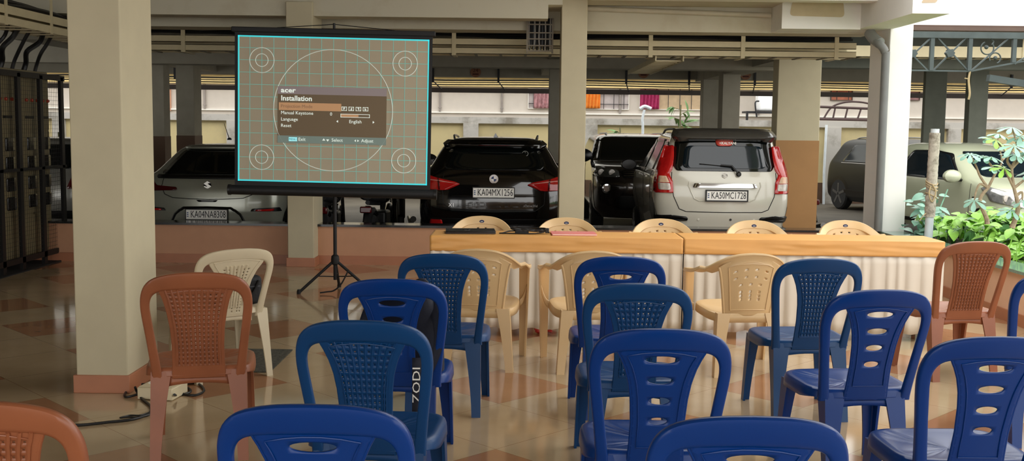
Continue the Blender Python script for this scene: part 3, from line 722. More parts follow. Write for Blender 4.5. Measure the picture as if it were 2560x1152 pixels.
for q, kx in ((Vector((-.32, -.12, .012)), 0), (Vector((.36, -.05, .012)), 1), (Vector((-.02, .34, .012)), 2)):
    b = NB(); tube(b, [(0, 0, .31), q], .0135, 10); lg = obj('leg', b, BK, t); b = NB(); lathe(b, [(.019, -.012), (.019, .012), (.012, .03)], c=q, n=12); obj('rubber_foot', b, RUBBER, lg)
    b = NB(); tube(b, [(0, 0, .15), Vector((0, 0, .31)).lerp(q, .5)], .006, 6); obj('brace', b, BK, t)
obj('screen_fabric', sbox(-W2 - .03, W2 + .03, 0, .004, -H2 - .06, H2 + .05), BK, t)
img = obj('projected_area', sbox(-W2, W2, -.003, 0, -H2, H2), FAB, t)
b = sbox(-.93, .93, -.03, .03, H2 + .03, H2 + .075); bevel(obj('top_bar', b, BK, t), .006)
b = NB(); lathe(b, [(.001, -.955), (.045, -.955), (.045, .955), (.001, .955)], c=(0, 0, 0), axis='x', n=20); bmesh.ops.transform(b, matrix=tilt @ Matrix.Translation((0, .01, -H2 - .085)), verts=b.verts); cs = obj('roller_case', b, BK, t)
for s in (-1, 1):
    b = NB(); lathe(b, [(.05, -.012), (.05, .012)], axis='x', n=20); bmesh.ops.transform(b, matrix=tilt @ Matrix.Translation((s * .955, .01, -H2 - .085)), verts=b.verts); obj('end_cap', b, BLACK, cs)
b = NB(); tube(b, [tilt @ Vector((-.52, 0, H2 + .075)), (0, 0, 2.49), tilt @ Vector((.56, 0, H2 + .075))], .004, 6); obj('hanger_wire', b, BK, t)
cell = 2 * W2 / 16; ch = 2 * H2 / 12
def emis(n, c, e): return mat(n, c, .6, var=0, emit=e)
LN = emis('projected_line_light', (126, 200, 190), .22); LC = emis('projected_white_light', (206, 214, 205), .35); LB = emis('projected_cyan_light', (66, 214, 222), .6)
b = NB(); y0, y1 = -.0045, -.003
for k in range(1, 16): box(b, -W2 + k * cell - .0022, -W2 + k * cell + .0022, y0, y1, -H2, H2, tilt)
for k in range(1, 12): box(b, -W2, W2, y0, y1, -H2 + k * ch - .0022, -H2 + k * ch + .0022, tilt)
obj('grid_lines', b, LN, img)
b = NB()
for (x0, x1, z0, z1) in ((-W2, W2, H2 - .013, H2), (-W2, W2, -H2, -H2 + .013), (-W2, -W2 + .013, -H2, H2), (W2 - .011, W2, -H2, H2)): box(b, x0, x1, -.0055, -.003, z0, z1, tilt)
obj('border_line', b, LB, img)
b = NB()
def ring(cx, cz, r):
    tube(b, [tilt @ Vector((cx + r * cell * math.cos(2 * PI * k / 64), -.005, cz + r * ch * math.sin(2 * PI * k / 64))) for k in range(64)], .0032, 4, closed=True)
ring(0, 0, 5)
for cx, cz in ((-6, 4), (6, 4), (-6, -4), (6, -4)): ring(cx * cell, cz * ch, 1.02); ring(cx * cell, cz * ch, .52)
obj('circle_lines', b, LC, img)
X = lambda c: -W2 + c * cell; Z = lambda r: H2 - r * ch
def flat(n, c0, c1, q0, q1, m, dy, par):
    b = NB(); box(b, X(c0), X(c1), -.006 - dy, -.004, Z(q1), Z(q0), tilt); return obj(n, b, m, par)
mp = flat('menu_panel', 3.35, 12.5, 4.1, 8.75, emis('menu_brown_light', (116, 98, 74), .12), .001, img)
flat('title_bar', 3.35, 12.5, 4.1, 4.72, emis('menu_lilac_light', (144, 132, 132), .25), .002, mp)
flat('footer_bar', 3.35, 12.5, 8.15, 8.75, emis('menu_teal_light', (122, 138, 130), .25), .002, mp)
flat('highlight_bar', 3.45, 8.7, 5.42, 6.05, emis('menu_orange_light', (196, 150, 108), .3), .002, mp)
TW = emis('menu_text_light', (226, 236, 226), .6); TD = emis('menu_dim_text_light', (158, 122, 92), .2); TBG = emis('menu_blue_light', (150, 226, 232), .8)
def mt(s, c, q, size, m, al='LEFT', bold=0, sx=1.0):
    return text('menu_text', s, size, m, mp, tilt @ face_mx(X(c), -.0095, Z(q)), .0008, al, bold, sx)
mt('acer', 3.62, 4.42, .062, TW, bold=.0015, sx=1.25)
mt('Installation', 3.62, 5.08, .066, TW, bold=.0012)
mt('Projection Mode', 3.62, 5.72, .043, TD); mt('Manual Keystone', 3.62, 6.27, .043, TW); mt('Language', 3.62, 6.8, .043, TW); mt('Reset', 3.62, 7.33, .043, TW)
mt('0', 7.75, 6.3, .043, TW); mt('English', 9.9, 6.88, .043, TW, 'CENTER')
mt('Exit', 5.1, 8.44, .043, TW); mt('Select', 7.9, 8.44, .043, TW); mt('Adjust', 10.4, 8.44, .043, TW)
flat('menu_key', 4.3, 5.0, 8.28, 8.6, TBG, .004, mp); text('menu_text', 'MENU', .026, mat('menu_key_ink', (60, 90, 96), .6, var=0), mp, tilt @ face_mx(X(4.65), -.0115, Z(8.45)), .0006)
b = NB()
for k, (c, g) in enumerate(((8.95, 'F'), (9.54, '9'), (10.14, 'F'), (10.74, 'b'))):
    x, z = X(c), Z(5.82); w_, h_ = .024, .018
    for (a0, a1, c0, c1) in ((-w_, w_, h_ - .004, h_), (-w_, w_, -h_, -h_ + .004), (-w_, -w_ + .004, -h_, h_), (w_ - .004, w_, -h_, h_)): box(b, x + a0, x + a1, -.0095, -.006, z + c0, z + c1, tilt)
    for (a0, a1, c0, c1) in (((-.008, -.003, -.011, .011), (-.003, .008, .006, .011), (-.003, .006, -.003, .002)), ((.003, .008, -.011, .011), (-.008, .003, -.011, -.006), (-.006, .003, -.002, .003)), ((.003, .008, -.011, .011), (-.008, .003, .006, .011), (-.006, .003, -.003, .002)), ((-.008, -.003, -.011, .011), (-.003, .008, -.011, -.006), (-.003, .006, -.002, .003)))[k]: box(b, x + a0, x + a1, -.0095, -.006, z + c0, z + c1, tilt)
x0, x1, z0, z1 = X(8.65), X(11.1), Z(6.53), Z(6.25)
for q in ((x0, x1, z1 - .004, z1), (x0, x1, z0, z0 + .004), (x0, x0 + .004, z0, z1), (x1 - .004, x1, z0, z1)): box(b, q[0], q[1], -.0095, -.006, q[2], q[3], tilt)
obj('menu_icons', b, TW, mp)
for cx, cz, dx, dz in ((8.4, 6.88, -.012, 0), (11.4, 6.88, .012, 0), (7.25, 8.44, 0, .014), (7.58, 8.44, 0, -.014), (9.92, 8.44, -.011, 0), (10.12, 8.44, .011, 0)):
    px, pz = X(cx), Z(cz); a = Vector((px + dx, -.0095, pz + dz))
    s_ = Vector((abs(dz), 0, abs(dx))); c_ = Vector((px - dx * .4, -.0095, pz - dz * .4))
    b = NB(); b.faces.new([b.verts.new(tilt @ q) for q in (a, c_ + s_, c_ - s_)]); obj('menu_arrow', b, TW, mp)
flat('slider_fill', 8.68, 10.15, 6.27, 6.51, emis('menu_orange_light', (196, 150, 108), .3), .003, mp)
b = NB(); tube(b, smooth_path([(.13, -.03, .22), (.1, -.06, .15), (.06, -.08, .08), (0, -.09, .03), (-.06, -.1, .02), (-.12, -.13, .015)], 6), .007, 8); cat_tag(obj('strap', b, RUBBER, t), None)
# ================================================================ odds on the floor
p0, p1 = atz(735, 876, 0), atz(712, 932, 0)
b = NB(); box(b, -2.15, -1.56, p1.y, p0.y, .001, .009); cat_tag(obj('door_mat', b, mat('grey_loop_mat', (74, 72, 62), .95, var=.45, scale=60, bump=.6, bscale=160)), 'dark grey door mat on the floor by the ivory chair', 'mat')
def on_seat(root_pos, rz, x, y, z): return Vector(root_pos) + Matrix.Rotation(rz, 3, 'Z') @ Vector((x, y, z))
q = on_seat(FANPOS, FR, .10, .0, .424)
t = thing('shoulder_bag', 'small black bag resting on the ivory chair', 'bag', q, FR)
b = NB(); box(b, -.15, .15, -.1, .06, .006, .19); bevel(obj('bag_body', b, mat('black_nylon', (18, 18, 20), .7, var=.2, bump=.2), t), .03, 4)
b = NB(); box(b, .1, .17, .065, .12, .006, .20); bevel(obj('side_pocket', b, mat('olive_cloth', (70, 78, 62), .8), t), .012, 3)
b = NB(); tube(b, smooth_path([(-.12, -.105, .16), (-.05, -.11, .07), (.06, -.11, .07), (.12, -.105, .16)], 6), .008, 8); obj('bag_strap', b, RUBBER, t)
b = NB(); box(b, -.13, .13, -.103, -.1, .12, .128); obj('zip', b, mat('zip_grey', (70, 70, 74), .4), t)
q = on_seat(from_top(982, 697, .9, -.335, 0), 0, .03, -.02, .424)
t = thing('backpack', 'dark navy backpack leaning on the seat of a blue slotted chair', 'backpack', q)
NAVY = mat('navy_nylon', (20, 24, 40), .75, var=.2, bump=.25, bscale=30)
b = NB(); rings = []
for k in range(11):
    f = k / 10; z = .005 + .40 * f; s = 1 - .35 * f ** 3; ring = []
    for j in range(24):
        a = 2 * PI * j / 24; ca, sa = math.cos(a), math.sin(a)
        ring.append(Vector((.185 * s * abs(ca) ** .6 * (1 if ca > 0 else -1), -.02 - .14 * f * .7 + .10 * s * abs(sa) ** .7 * (1 if sa > 0 else -1), z)))
    rings.append(ring)
loft(b, rings); obj('bag_body', b, NAVY, t, 60)
b = NB(); sheet(b, lambda u, v: Vector((-.13 + .26 * u, .095 + .035 * math.sin(PI * u) * math.sin(PI * v) - .05 * v, .03 + .22 * v)), 10, 8); solid(obj('front_pocket', b, NAVY, t), .01)
for s in (-1, 1):
    b = NB(); sheet(b, lambda u, v: Vector((s * (.10 + .045 * u + .05 * math.sin(PI * v)), -.155 - .085 * v + .05 * (1 - math.sin(PI * v)) , .36 - .34 * v + .02 * u)), 3, 12); solid(obj('shoulder_strap', b, NAVY, t), .012)
b = NB(); sheet(b, lambda u, v: Vector((.055 + .04 * v, -.232, -.15 + .26 * u)), 8, 2); tg = solid(obj('side_band', b, NAVY, t), .006)
text('band_lettering', 'ZODI', .05, PLATEW, tg, Matrix.Translation((.076, -.2362, -.012)) @ Matrix.Rotation(PI / 2, 4, 'X') @ Matrix.Rotation(PI / 2, 4, 'Z'), .0006, sx=1.35)
b = NB(); tube(b, smooth_path([(.02, -.11, .395), (.06, -.12, .435), (.1, -.12, .44), (.13, -.115, .39)], 6), .01, 8); obj('grab_handle', b, NAVY, t)
# extension box and cables by the near column
p = atz(392, 1003, 0)
t = thing('extension_box', 'white extension socket box on the floor by the left column', 'extension box', (p.x - .01, p.y + .12, 0), R(-8))
OW = mat('offwhite_plastic', (214, 200, 166), .45)
b = NB(); box(b, -.10, .11, -.1, .1, .002, .07); bevel(obj('box_body', b, OW, t), .005)
b = NB(); box(b, -.095, .105, -.09, .09, .0705, .074); tp = bevel(obj('face_plate', b, OW, t), .003)
for k in range(3):
    b = NB(); lathe(b, [(.022, .0735), (.022, .0765)], c=(-.06 + .065 * k, 0, 0), n=16); sk = obj('socket', b, PLATEW, tp)
    b = NB()
    for dx, dy in ((-.008, -.006), (.008, -.006), (0, .009)): lathe(b, [(.003, .0764), (.003, .077)], c=(-.06 + .065 * k + dx, dy, 0), n=8)
    obj('pin_holes', b, INK, sk)
def fl(u, v, z=.008): q = atz(u, v, z); return (q.x, q.y, z)
b = NB(); tube(b, smooth_path([fl(40, 1042), fl(95, 1042), fl(140, 1060), fl(200, 1062), fl(270, 1055), fl(330, 1048), fl(372, 1033), fl(376, 1015), fl(355, 997), fl(342, 978, .03), fl(338, 968, .06)], 8), .0075, 8)
cat_tag(obj('power_cable', b, BLACK), 'long black power cable snaking along the floor to the extension box', 'cable')
b = NB(); tube(b, smooth_path([fl(345, 985, .02), fl(318, 992), fl(312, 985), fl(330, 966), fl(360, 960), fl(395, 962), fl(440, 962), fl(490, 957), fl(510, 975), fl(490, 987), fl(458, 984), fl(446, 972), fl(470, 970), fl(475, 980), fl(445, 988), fl(436, 986, .04)], 8), .007, 8)
cat_tag(obj('cable_loop', b, BLACK), 'looped black lead coiled around the extension box', 'cable')
b = NB(); tube(b, smooth_path([fl(376, 1030), fl(350, 1038), fl(325, 1038), fl(300, 1044)], 8), .005, 6); tube(b, smooth_path([fl(374, 1036), fl(345, 1043), fl(320, 1042), fl(302, 1044)], 8), .005, 6)
cat_tag(obj('cable_end', b, BLACK), 'thin twin-wire black cable end lying beside the long cable', 'cable')
# ================================================================ caged meter panels at the left
CAGE = mat('cage_black_steel', (22, 20, 20), .5, .2, var=.1)
PANEL = mat('meter_panel_enamel', (128, 116, 86), .5, var=.08)
for i, (y0, lab) in enumerate(((8.6, 'beige meter cabinet inside the cage, nearest and cut off at left edge'), (10.55, 'beige meter cabinet inside the cage, left of the middle post'), (11.4, 'beige meter cabinet inside the cage, at its far end'))):
    y1 = (10.54, 11.39, 12.1)[i]; xf = -5.32
    t = thing('meter_cabinet', lab, 'electrical cabinet', (0, 0, 0), 0, None)
    b = NB(); box(b, xf - .35, xf, y0, y1, .12, 2.12); bevel(obj('cabinet_body', b, PANEL, t), .008)
    n = 1 if y1 - y0 < 1.2 else 2
    for k in range(n):
        a = y0 + (y1 - y0) / n * k; c = a + (y1 - y0) / n
        for z0, z1 in ((1.48, 2.10), (1.0, 1.46), (.58, .98), (.16, .56)):
            b = NB(); box(b, xf, xf + .012, a + .02, c - .02, z0, z1); d = bevel(obj('panel_door', b, PANEL, t), .004)
            if z0 < 1.4 and z0 > .2:
                for zz_ in (z0 + .06, z0 + .26):
                    for yy in ((a + .12, a + .48) if True else ()):
                        b = NB(); patch(b, rounded([(yy, zz_), (yy + .2, zz_), (yy + .2, zz_ + .14), (yy, zz_ + .14)], .02), lambda y, z: Vector((xf + .016, y, z))); solid(obj('meter_window', b, mat('meter_glass', (26, 24, 22), .2), d), .006)
            if z0 > 1.4:
                for q in range(5):
                    b = NB(); lathe(b, [(.018, 0), (.018, .02), (.008, .028)], c=(xf + .012, a + .12 + q * .13, 1.80), axis='x', n=12); obj('indicator_lamp', b, mat('red_lamp', (190, 70, 48), .25), d)
                for q in range(2):
                    b = NB(); box(b, xf + .012, xf + .018, a + .1 + .35 * q, a + .3 + .35 * q, 1.60, 1.63); obj('vent_slot', b, INK, d)
t = thing('mesh_cage', 'black steel mesh cage enclosing the meter panels at the left', 'cage', (0, 0, 0))
cx = -5.2
for y in (9.2, 10.1, 10.72, 11.15, 11.67, 12.2):
    b = NB(); box(b, cx - .035, cx, y - .035, y + .035, .012, 2.07); obj('post', b, CAGE, t)
for z in (.09, 2.03):
    b = NB(); box(b, cx - .03, cx, 7.5, 12.27, z, z + .06); obj('rail', b, CAGE, t)
b = NB(); box(b, cx - .03, cx, 7.5, 12.27, 1.05, 1.08); obj('rail', b, CAGE, t)
b = NB(); y = 7.5
while y < 12.25: box(b, cx - .018, cx - .0155, y, y + .0025, .12, 2.03); y += .045
z = .14
while z < 2.03: box(b, cx - .018, cx - .0155, 7.5, 12.25, z, z + .0025); z += .045
obj('wire_mesh', b, CAGE, t)
b = NB(); box(b, cx + .0, cx + .04, 10.42, 10.47, .92, 1.0); tube(b, smooth_path([(cx + .02, 10.43, 1.0), (cx + .02, 10.43, 1.05), (cx + .02, 10.46, 1.05), (cx + .02, 10.46, 1.0)], 4), .007, 6); obj('padlock', b, DSTEEL, t)
b = NB(); box(b, -8.8, -5.16, 6.0, 11.96, .001, .012); cat_tag(obj('rubber_mat', b, RUBBER), 'black rubber insulating mat on the floor before the meter cage', 'mat')
# ================================================================ vehicles
GROUND = -.14
TINT = mat('tinted_car_glass', (14, 18, 18), .06, var=0, spec=.6)
TINT2 = mat('tinted_car_glass_blue', (22, 34, 42), .07, var=0, spec=.6)
TYRE = mat('tyre_rubber', (24, 24, 24), .85, var=.1)
ALLOY = mat('alloy_rim', (120, 122, 124), .35, .8, 0)
REDL = mat('red_tail_lens', (190, 26, 26), .12, var=.12, scale=25, coat=.5)
DREDL = mat('dark_red_lens', (70, 12, 14), .15, var=.1)
CLEARL = mat('clear_lens', (214, 206, 196), .1, var=.15, scale=30, coat=.5)
AMBER = mat('amber_lens', (214, 120, 50), .15)
CARBLK = mat('black_car_trim', (12, 12, 13), .35, var=0)
class Car:
    def __init__(s, name, label, levels, paint, loc, rz, cat='car', P=2.6, zmap=None):
        s.lv = levels; s.P = P; s.paint = paint; s.zt = zmap or [(0, 0), (3, 3)]
        s.root = thing(name, label, cat, loc, rz)
        b = NB(); zs = []
        z0, z1 = levels[0][0], levels[-1][0]
        for (a, c) in zip(levels, levels[1:]):
            n = max(2, int((c[0] - a[0]) / .05) + 1)
            zs += [a[0] + (c[0] - a[0]) * k / n for k in range(n)]
        zs.append(z1)
        loft(b, [s.ring(z) for z in zs])
        s.body = obj('body', b, paint, s.root, 32)
    def zm(s, z):
        return interp([(0, 0)] + s.zt, z) if z < s.zt[-1][0] else s.zt[-1][1] + z - s.zt[-1][0]
    def L(s, z):
        lv = s.lv; z = min(max(z, lv[0][0]), lv[-1][0])
        for i in range(len(lv) - 1):
            a, c = lv[i], lv[i + 1]
            if z <= c[0]:
                h = c[0] - a[0]; t = (z - a[0]) / h; out = []
                for k in range(1, 6):
                    d1 = (c[k] - a[k]) / h
                    d0 = (a[k] - lv[i - 1][k]) / (a[0] - lv[i - 1][0]) if i else d1
                    d2 = (lv[i + 2][k] - c[k]) / (lv[i + 2][0] - c[0]) if i + 2 < len(lv) else d1
                    m0 = 0 if d0 * d1 <= 0 else 2 * d0 * d1 / (d0 + d1); m1 = 0 if d1 * d2 <= 0 else 2 * d1 * d2 / (d1 + d2)
                    out.append((2 * t ** 3 - 3 * t * t + 1) * a[k] + (t ** 3 - 2 * t * t + t) * h * m0 + (-2 * t ** 3 + 3 * t * t) * c[k] + (t ** 3 - t * t) * h * m1)
                return out
    def sq(s, q): return 1 - max(0, 1 - min(1, abs(q)) ** s.P) ** (1 / s.P)
    def ring(s, z):
        hw, yr, yf, cr, cf = s.L(z); pts = []; n = 14
        for k in range(-n, n + 1):
            t = PI / 2 * k / n; q = (1 if t >= 0 else -1) * abs(math.sin(t)) ** (2 / s.P); pts.append((hw * q, yr + cr * s.sq(q)))
        for k in range(1, 12): pts.append((hw, yr + cr + (yf - cf - yr - cr) * k / 12))
        for k in range(-n, n + 1):
            t = PI / 2 * k / n; q = (1 if t >= 0 else -1) * abs(math.sin(t)) ** (2 / s.P); pts.append((-hw * q, yf - cf * s.sq(q)))
        for k in range(1, 12): pts.append((-hw, yf - cf + (yr + cr - yf + cf) * k / 12))
        return [Vector((x, y, s.zm(z))) for x, y in pts]
    def rear(s, off=.006):
        def f(x, z):
            hw, yr, yf, cr, cf = s.L(z); q = max(-.999, min(.999, x / hw)); return Vector((x * (1 + off * .3), yr + cr * s.sq(q) - off, s.zm(z)))
        return f
    def front(s, off=.006):
        def f(x, z):
            hw, yr, yf, cr, cf = s.L(z); q = max(-.999, min(.999, x / hw)); return Vector((x, yf - cf * s.sq(q) + off, s.zm(z)))
        return f
    def frontA(s, off=.006):
        def f(u, z):
            hw, yr, yf, cr, cf = s.L(z); q = (1 if u > 0 else -1) * abs(math.sin(PI / 2 * u)) ** (2 / s.P); return Vector((hw * q + off * u ** 3, yf - cf * s.sq(q) + off, s.zm(z)))
        return f
    def side(s, sd, off=.006):
        def f(y, z):
            hw, yr, yf, cr, cf = s.L(z)
            if y < yr + cr: q = (yr + cr - y) / cr
            elif y > yf - cf: q = (y - yf + cf) / cf
            else: q = 0
            q = max(0, min(.995, q)); return Vector((sd * (hw * (1 - q ** s.P) ** (1 / s.P) + off), y, s.zm(z)))
        return f
    def panel(s, name, poly, fn, m, parent=None, r=.03, step=.08, t=.004, label=None):
        b = NB(); patch(b, rounded(poly, r) if r else poly, fn, step); o = solid(obj(name, b, m, parent or s.root, 40), t, 0)
        if label: o['label'] = label
        return o
    def line(s, name, pts, fn, r=.004, m=None, parent=None):
        b = NB(); P = [fn(a[0] + (e[0] - a[0]) * k / 6, a[1] + (e[1] - a[1]) * k / 6) for a, e in zip(pts, pts[1:]) for k in range(6)] + [fn(*pts[-1])]; tube(b, P, r, 6); return obj(name, b, m or INK, parent or s.body)
    def wheel(s, y, r=.31, wd=.2, sides=(-1, 1)):
        for sd in sides:
            hw = s.L(.4)[0]; c = (sd * (hw - wd / 2 + .01), y, r)
            b = NB(); lathe(b, [(r - .11, -wd / 2), (r - .03, -wd / 2), (r, -wd / 2 + .03), (r, wd / 2 - .03), (r - .03, wd / 2), (r - .11, wd / 2)], c, 'x', 28); wh = obj('wheel', b, TYRE, s.root)
            b = NB(); lathe(b, [(r - .10, -.04), (r - .10, .04)], (c[0] + sd * (wd / 2 - .05), y, r), 'x', 24)
            for k in range(5):
                a = 2 * PI * k / 5; bx = Matrix.Translation((c[0] + sd * (wd / 2 - .005), y, r)) @ Matrix.Rotation(a, 4, 'X'); box(b, -.01, .01, -.028, .028, .03, r - .1, bx)
            obj('rim', b, ALLOY, wh)
            b = NB(); pl = [(y + (r + .05) * math.cos(PI * k / 16), r + (r + .05) * math.sin(PI * k / 16)) for k in range(17)] + [(y - r - .05, .2), (y + r + .05, .2)]
            patch(b, pl, s.side(sd, .004), .1); obj('wheel_arch', b, CARBLK, s.root)
    def plate(s, txt, z, x=0, w=.5, h=.115, front=False, frame=False, tilt=0):
        f = (s.front if front else s.rear)(.03)(x, z); sg = -1 if front else 1
        mx = Matrix.Translation(f) @ (Matrix.Rotation(PI, 4, 'Z') if front else Matrix.Identity(4))
        b = NB(); box(b, -w / 2, w / 2, -.006, .02, -h / 2, h / 2, mx); o = bevel(obj('number_plate', b, PLATEW, s.root), .004)
        k = .012 if frame else .006
        b = NB()
        for q in ((-w / 2 - k, w / 2 + k, h / 2 - .002, h / 2 + k), (-w / 2 - k, w / 2 + k, -h / 2 - k, -h / 2 + .002), (-w / 2 - k, -w / 2 + .002, -h / 2, h / 2), (w / 2 - .002, w / 2 + k, -h / 2, h / 2)): box(b, q[0], q[1], -.011, .02, q[2], q[3], mx)
        obj('plate_frame', b, INK, o)
        text('plate_number', txt, h * .98, INK, o, mx @ face_mx(.02, -.0075, 0), .001, 'CENTER', 0, .66 * w / .5 * .115 / h)
        b = NB()
        for q in (.022, .002, -.02): box(b, -w / 2 + .012, -w / 2 + .032, -.0075, -.006, q - .006, q + .004, mx)
        obj('plate_emblem', b, mat('plate_blue', (60, 84, 130), .5), o)
    def badge_s(s, z, size, m, front=False):
        """stylised S badge from two interlocked angular strokes"""
        f = (s.front if front else s.rear)(.012)(0, z); k = size
        pts = [(.42, .50), (-.10, .62), (-.55, .22), (.10, -.10), (-.02, -.20), (-.55, .05), (-.55, -.02), (-.40, -.50), (.10, -.62), (.55, -.22), (-.10, .10), (.02, .20), (.55, -.05), (.55, .02)]
        S_ = [(.45, .38), (0, .66), (-.62, .22), (-.62, .12), (.10, -.20), (-.08, -.32), (-.50, -.08), (-.62, -.2), (0, -.66), (.62, -.22), (.62, -.12), (-.10, .20), (.08, .32), (.50, .08)]
        S_ = [(.5, .3), (.0, .62), (-.6, .2), (-.05, -.18), (-.2, -.3), (-.42, -.14), (-.6, -.26), (.0, -.62), (.6, -.2), (.05, .18), (.2, .3), (.42, .14)]
        b = NB(); prism(b, S_, lambda x, y: f + Vector((x * k, 0, y * k)), lambda x, y: f + Vector((x * k, -.006, y * k))); bmesh.ops.triangulate(b, faces=b.faces); return obj('badge', b, m, s.root, 20)
    def mirror(s, sd, y, z, m=None, sc_=1.0):
        b = NB(); o = s.side(sd, 0)(y, z)
        lathe(b, [(.02, -.06), (.085, -.055), (.1, -.02), (.095, .03), (.06, .07), (.01, .085)], (0, 0, 0), 'y', 18)
        bmesh.ops.scale(b, vec=(1.25 * sc_, 1, .85 * sc_), verts=b.verts); bmesh.ops.translate(b, vec=o + Vector((sd * .17, 0, .06)), verts=b.verts)
        r_ = obj('side_mirror', b, m or s.paint, s.root)
        b = NB(); tube(b, [o, o + Vector((sd * .1, 0, .02))], .022, 8); obj('mirror_arm', b, CARBLK, r_)
    def bar(s, name, pts, r, m, parent=None, n=8):
        b = NB(); tube(b, pts, r, n); return obj(name, b, m, parent or s.root)
# ---- grey hatchback behind the screen
GREYP = mat('grey_green_metallic', (158, 160, 146), .26, .35, var=.02, coat=.6)
cx = at(518, 536, 12.62).x
c = Car('hatchback_car', 'grey-green hatchback parked behind the projector screen, seen from behind', [(.18, .78, .10, 3.75, .4, .5), (.30, .86, .02, 3.92, .42, .55), (.55, .875, .0, 3.96, .42, .6), (.80, .872, .02, 3.9, .40, .6), (.94, .85, .05, 3.6, .38, .6), (1.0, .80, .10, 3.2, .36, .5), (1.06, .74, .17, 2.85, .34, .4), (1.25, .63, .36, 2.45, .30, .35), (1.40, .54, .50, 2.1, .28, .35), (1.46, .48, .56, 1.9, .3, .4), (1.505, .36, .75, 1.6, .3, .4), (1.515, .18, 1.0, 1.35, .2, .2)], GREYP, (cx, 12.62, GROUND), 0,
    zmap=[(.18, .3), (.425, .637), (.52, .69), (.545, .72), (.67, .816), (.80, .92), (.925, .985), (.985, 1.06), (1.03, 1.105), (1.42, 1.395), (1.515, 1.46)])
rf = c.rear(.006)
c.panel('rear_window', [(-.62, 1.03), (.62, 1.03), (.42, 1.42), (-.42, 1.42)], rf, TINT, r=.07)
c.panel('spoiler_lip', [(-.42, 1.445), (.42, 1.445), (.38, 1.475), (-.38, 1.475)], c.rear(.05), GREYP, r=.01, t=.03)
c.panel('black_strip', [(-.64, .985), (.64, .985), (.64, 1.02), (-.64, 1.02)], c.rear(.012), CARBLK, r=.012, t=.02)
c.line('chrome_edge', [(x / 10, 1.022) for x in range(-6, 7)], c.rear(.016), .004, CHROME)
for sd in (-1, 1):
    q = lambda P: [(sd * x, z) for x, z in P]
    tl = c.panel('tail_light', q([(.36, .80), (.87, .775), (.86, .96), (.70, .985), (.62, .90), (.37, .87)]), c.rear(.01), DREDL, r=.02)
    c.panel('light_strip', q([(.66, .92), (.84, .90), (.84, .93), (.68, .945)]), c.rear(.018), CARBLK, tl, r=.008)
    c.panel('reflector_recess', q([(.50, .495), (.84, .485), (.82, .545), (.52, .535)]), c.rear(.004), CARBLK, r=.015)
    c.panel('reflector', q([(.56, .50), (.75, .497), (.765, .532), (.56, .525)]), c.rear(.011), mat('bright_reflector', (226, 30, 40), .2, var=.05, emit=.15) if False else REDL, r=.008)
c.line('tailgate_seam', [(-.55, 1.0), (-.57, .86), (-.52, .74), (-.42, .69), (-.2, .675), (0, .67), (.2, .675), (.42, .69), (.52, .74), (.57, .86), (.55, 1.0)], c.rear(.001), .0045)
c.panel('handle_recess', [(-.13, .66), (.13, .66), (.10, .63), (-.10, .63)], c.rear(.005), CARBLK, r=.01)
c.line('bumper_arch', [(-.60, .32), (-.44, .35), (-.33, .51), (-.28, .54), (0, .545), (.28, .54), (.33, .51), (.44, .35), (.60, .32)], c.rear(.004), .016, CARBLK)
c.panel('bumper_lower', [(-.8, .19), (.8, .19), (.78, .29), (-.78, .29)], c.rear(.008), CARBLK, r=.02)
c.badge_s(.945 - .02, .075, mat('dull_chrome', (170, 168, 160), .3, .9, 0)); c.plate('KA04NA8308', .425, w=.49, h=.118)
c.wheel(.62); c.wheel(3.15); c.mirror(-1, 2.3, 1.0); c.mirror(1, 2.3, 1.0)
for sd in (-1, 1): c.panel('side_window', [(.75, 1.07), (2.5, 1.05), (2.0, 1.40), (.95, 1.38)], c.side(sd), TINT, r=.05)
c.panel('windscreen', [(-.68, 1.08), (.68, 1.08), (.55, 1.4), (-.55, 1.4)], c.front(), TINT, r=.05)
b = NB(); tube(b, [(.02, .95, 1.515), (.0, .78, 1.72)], [.006, .003], 6); lathe(b, [(.03, 0), (.025, .02), (.008, .03)], (.02, .95, 1.508), n=12); obj('roof_antenna', b, BLACK, c.root)
# ---- black SUV
BLACKP = mat('black_car_paint', (10, 10, 11), .14, .0, var=0, coat=1.0, spec=.6)
cx = at(1234, 480, 12.65).x
c = Car('suv_car', 'black SUV parked behind the orange table, seen from behind', [(.20, .80, .12, 4.1, .4, .5), (.34, .90, .02, 4.3, .42, .55), (.60, .91, .0, 4.35, .42, .6), (.84, .91, .03, 4.3, .42, .6), (1.0, .88, .08, 3.9, .40, .6), (1.08, .82, .13, 3.3, .38, .5), (1.14, .78, .18, 3.0, .36, .4), (1.35, .685, .33, 2.6, .32, .35), (1.48, .61, .42, 2.3, .28, .35), (1.54, .55, .50, 2.1, .3, .4), (1.585, .46, .7, 1.8, .3, .4), (1.598, .2, 1.0, 1.5, .2, .2)], BLACKP, (cx, 12.65, GROUND), 0,
    zmap=[(.2, .28), (.32, .59), (.585, .78), (.745, .935), (.80, .96), (.865, 1.03), (.965, 1.095), (1.02, 1.13), (1.10, 1.2), (1.43, 1.455), (1.598, 1.585)])
c.panel('rear_window', [(-.62, 1.10), (.62, 1.10), (.55, 1.43), (-.55, 1.43)], c.rear(), TINT, r=.1)
c.panel('rear_spoiler', [(-.62, 1.46), (.62, 1.46), (.56, 1.53), (-.56, 1.53)], c.rear(.09), BLACKP, r=.02, t=.05)
c.panel('brake_strip', [(-.19, 1.468), (.19, 1.468), (.19, 1.483), (-.19, 1.483)], c.rear(.118), DREDL, r=.005)
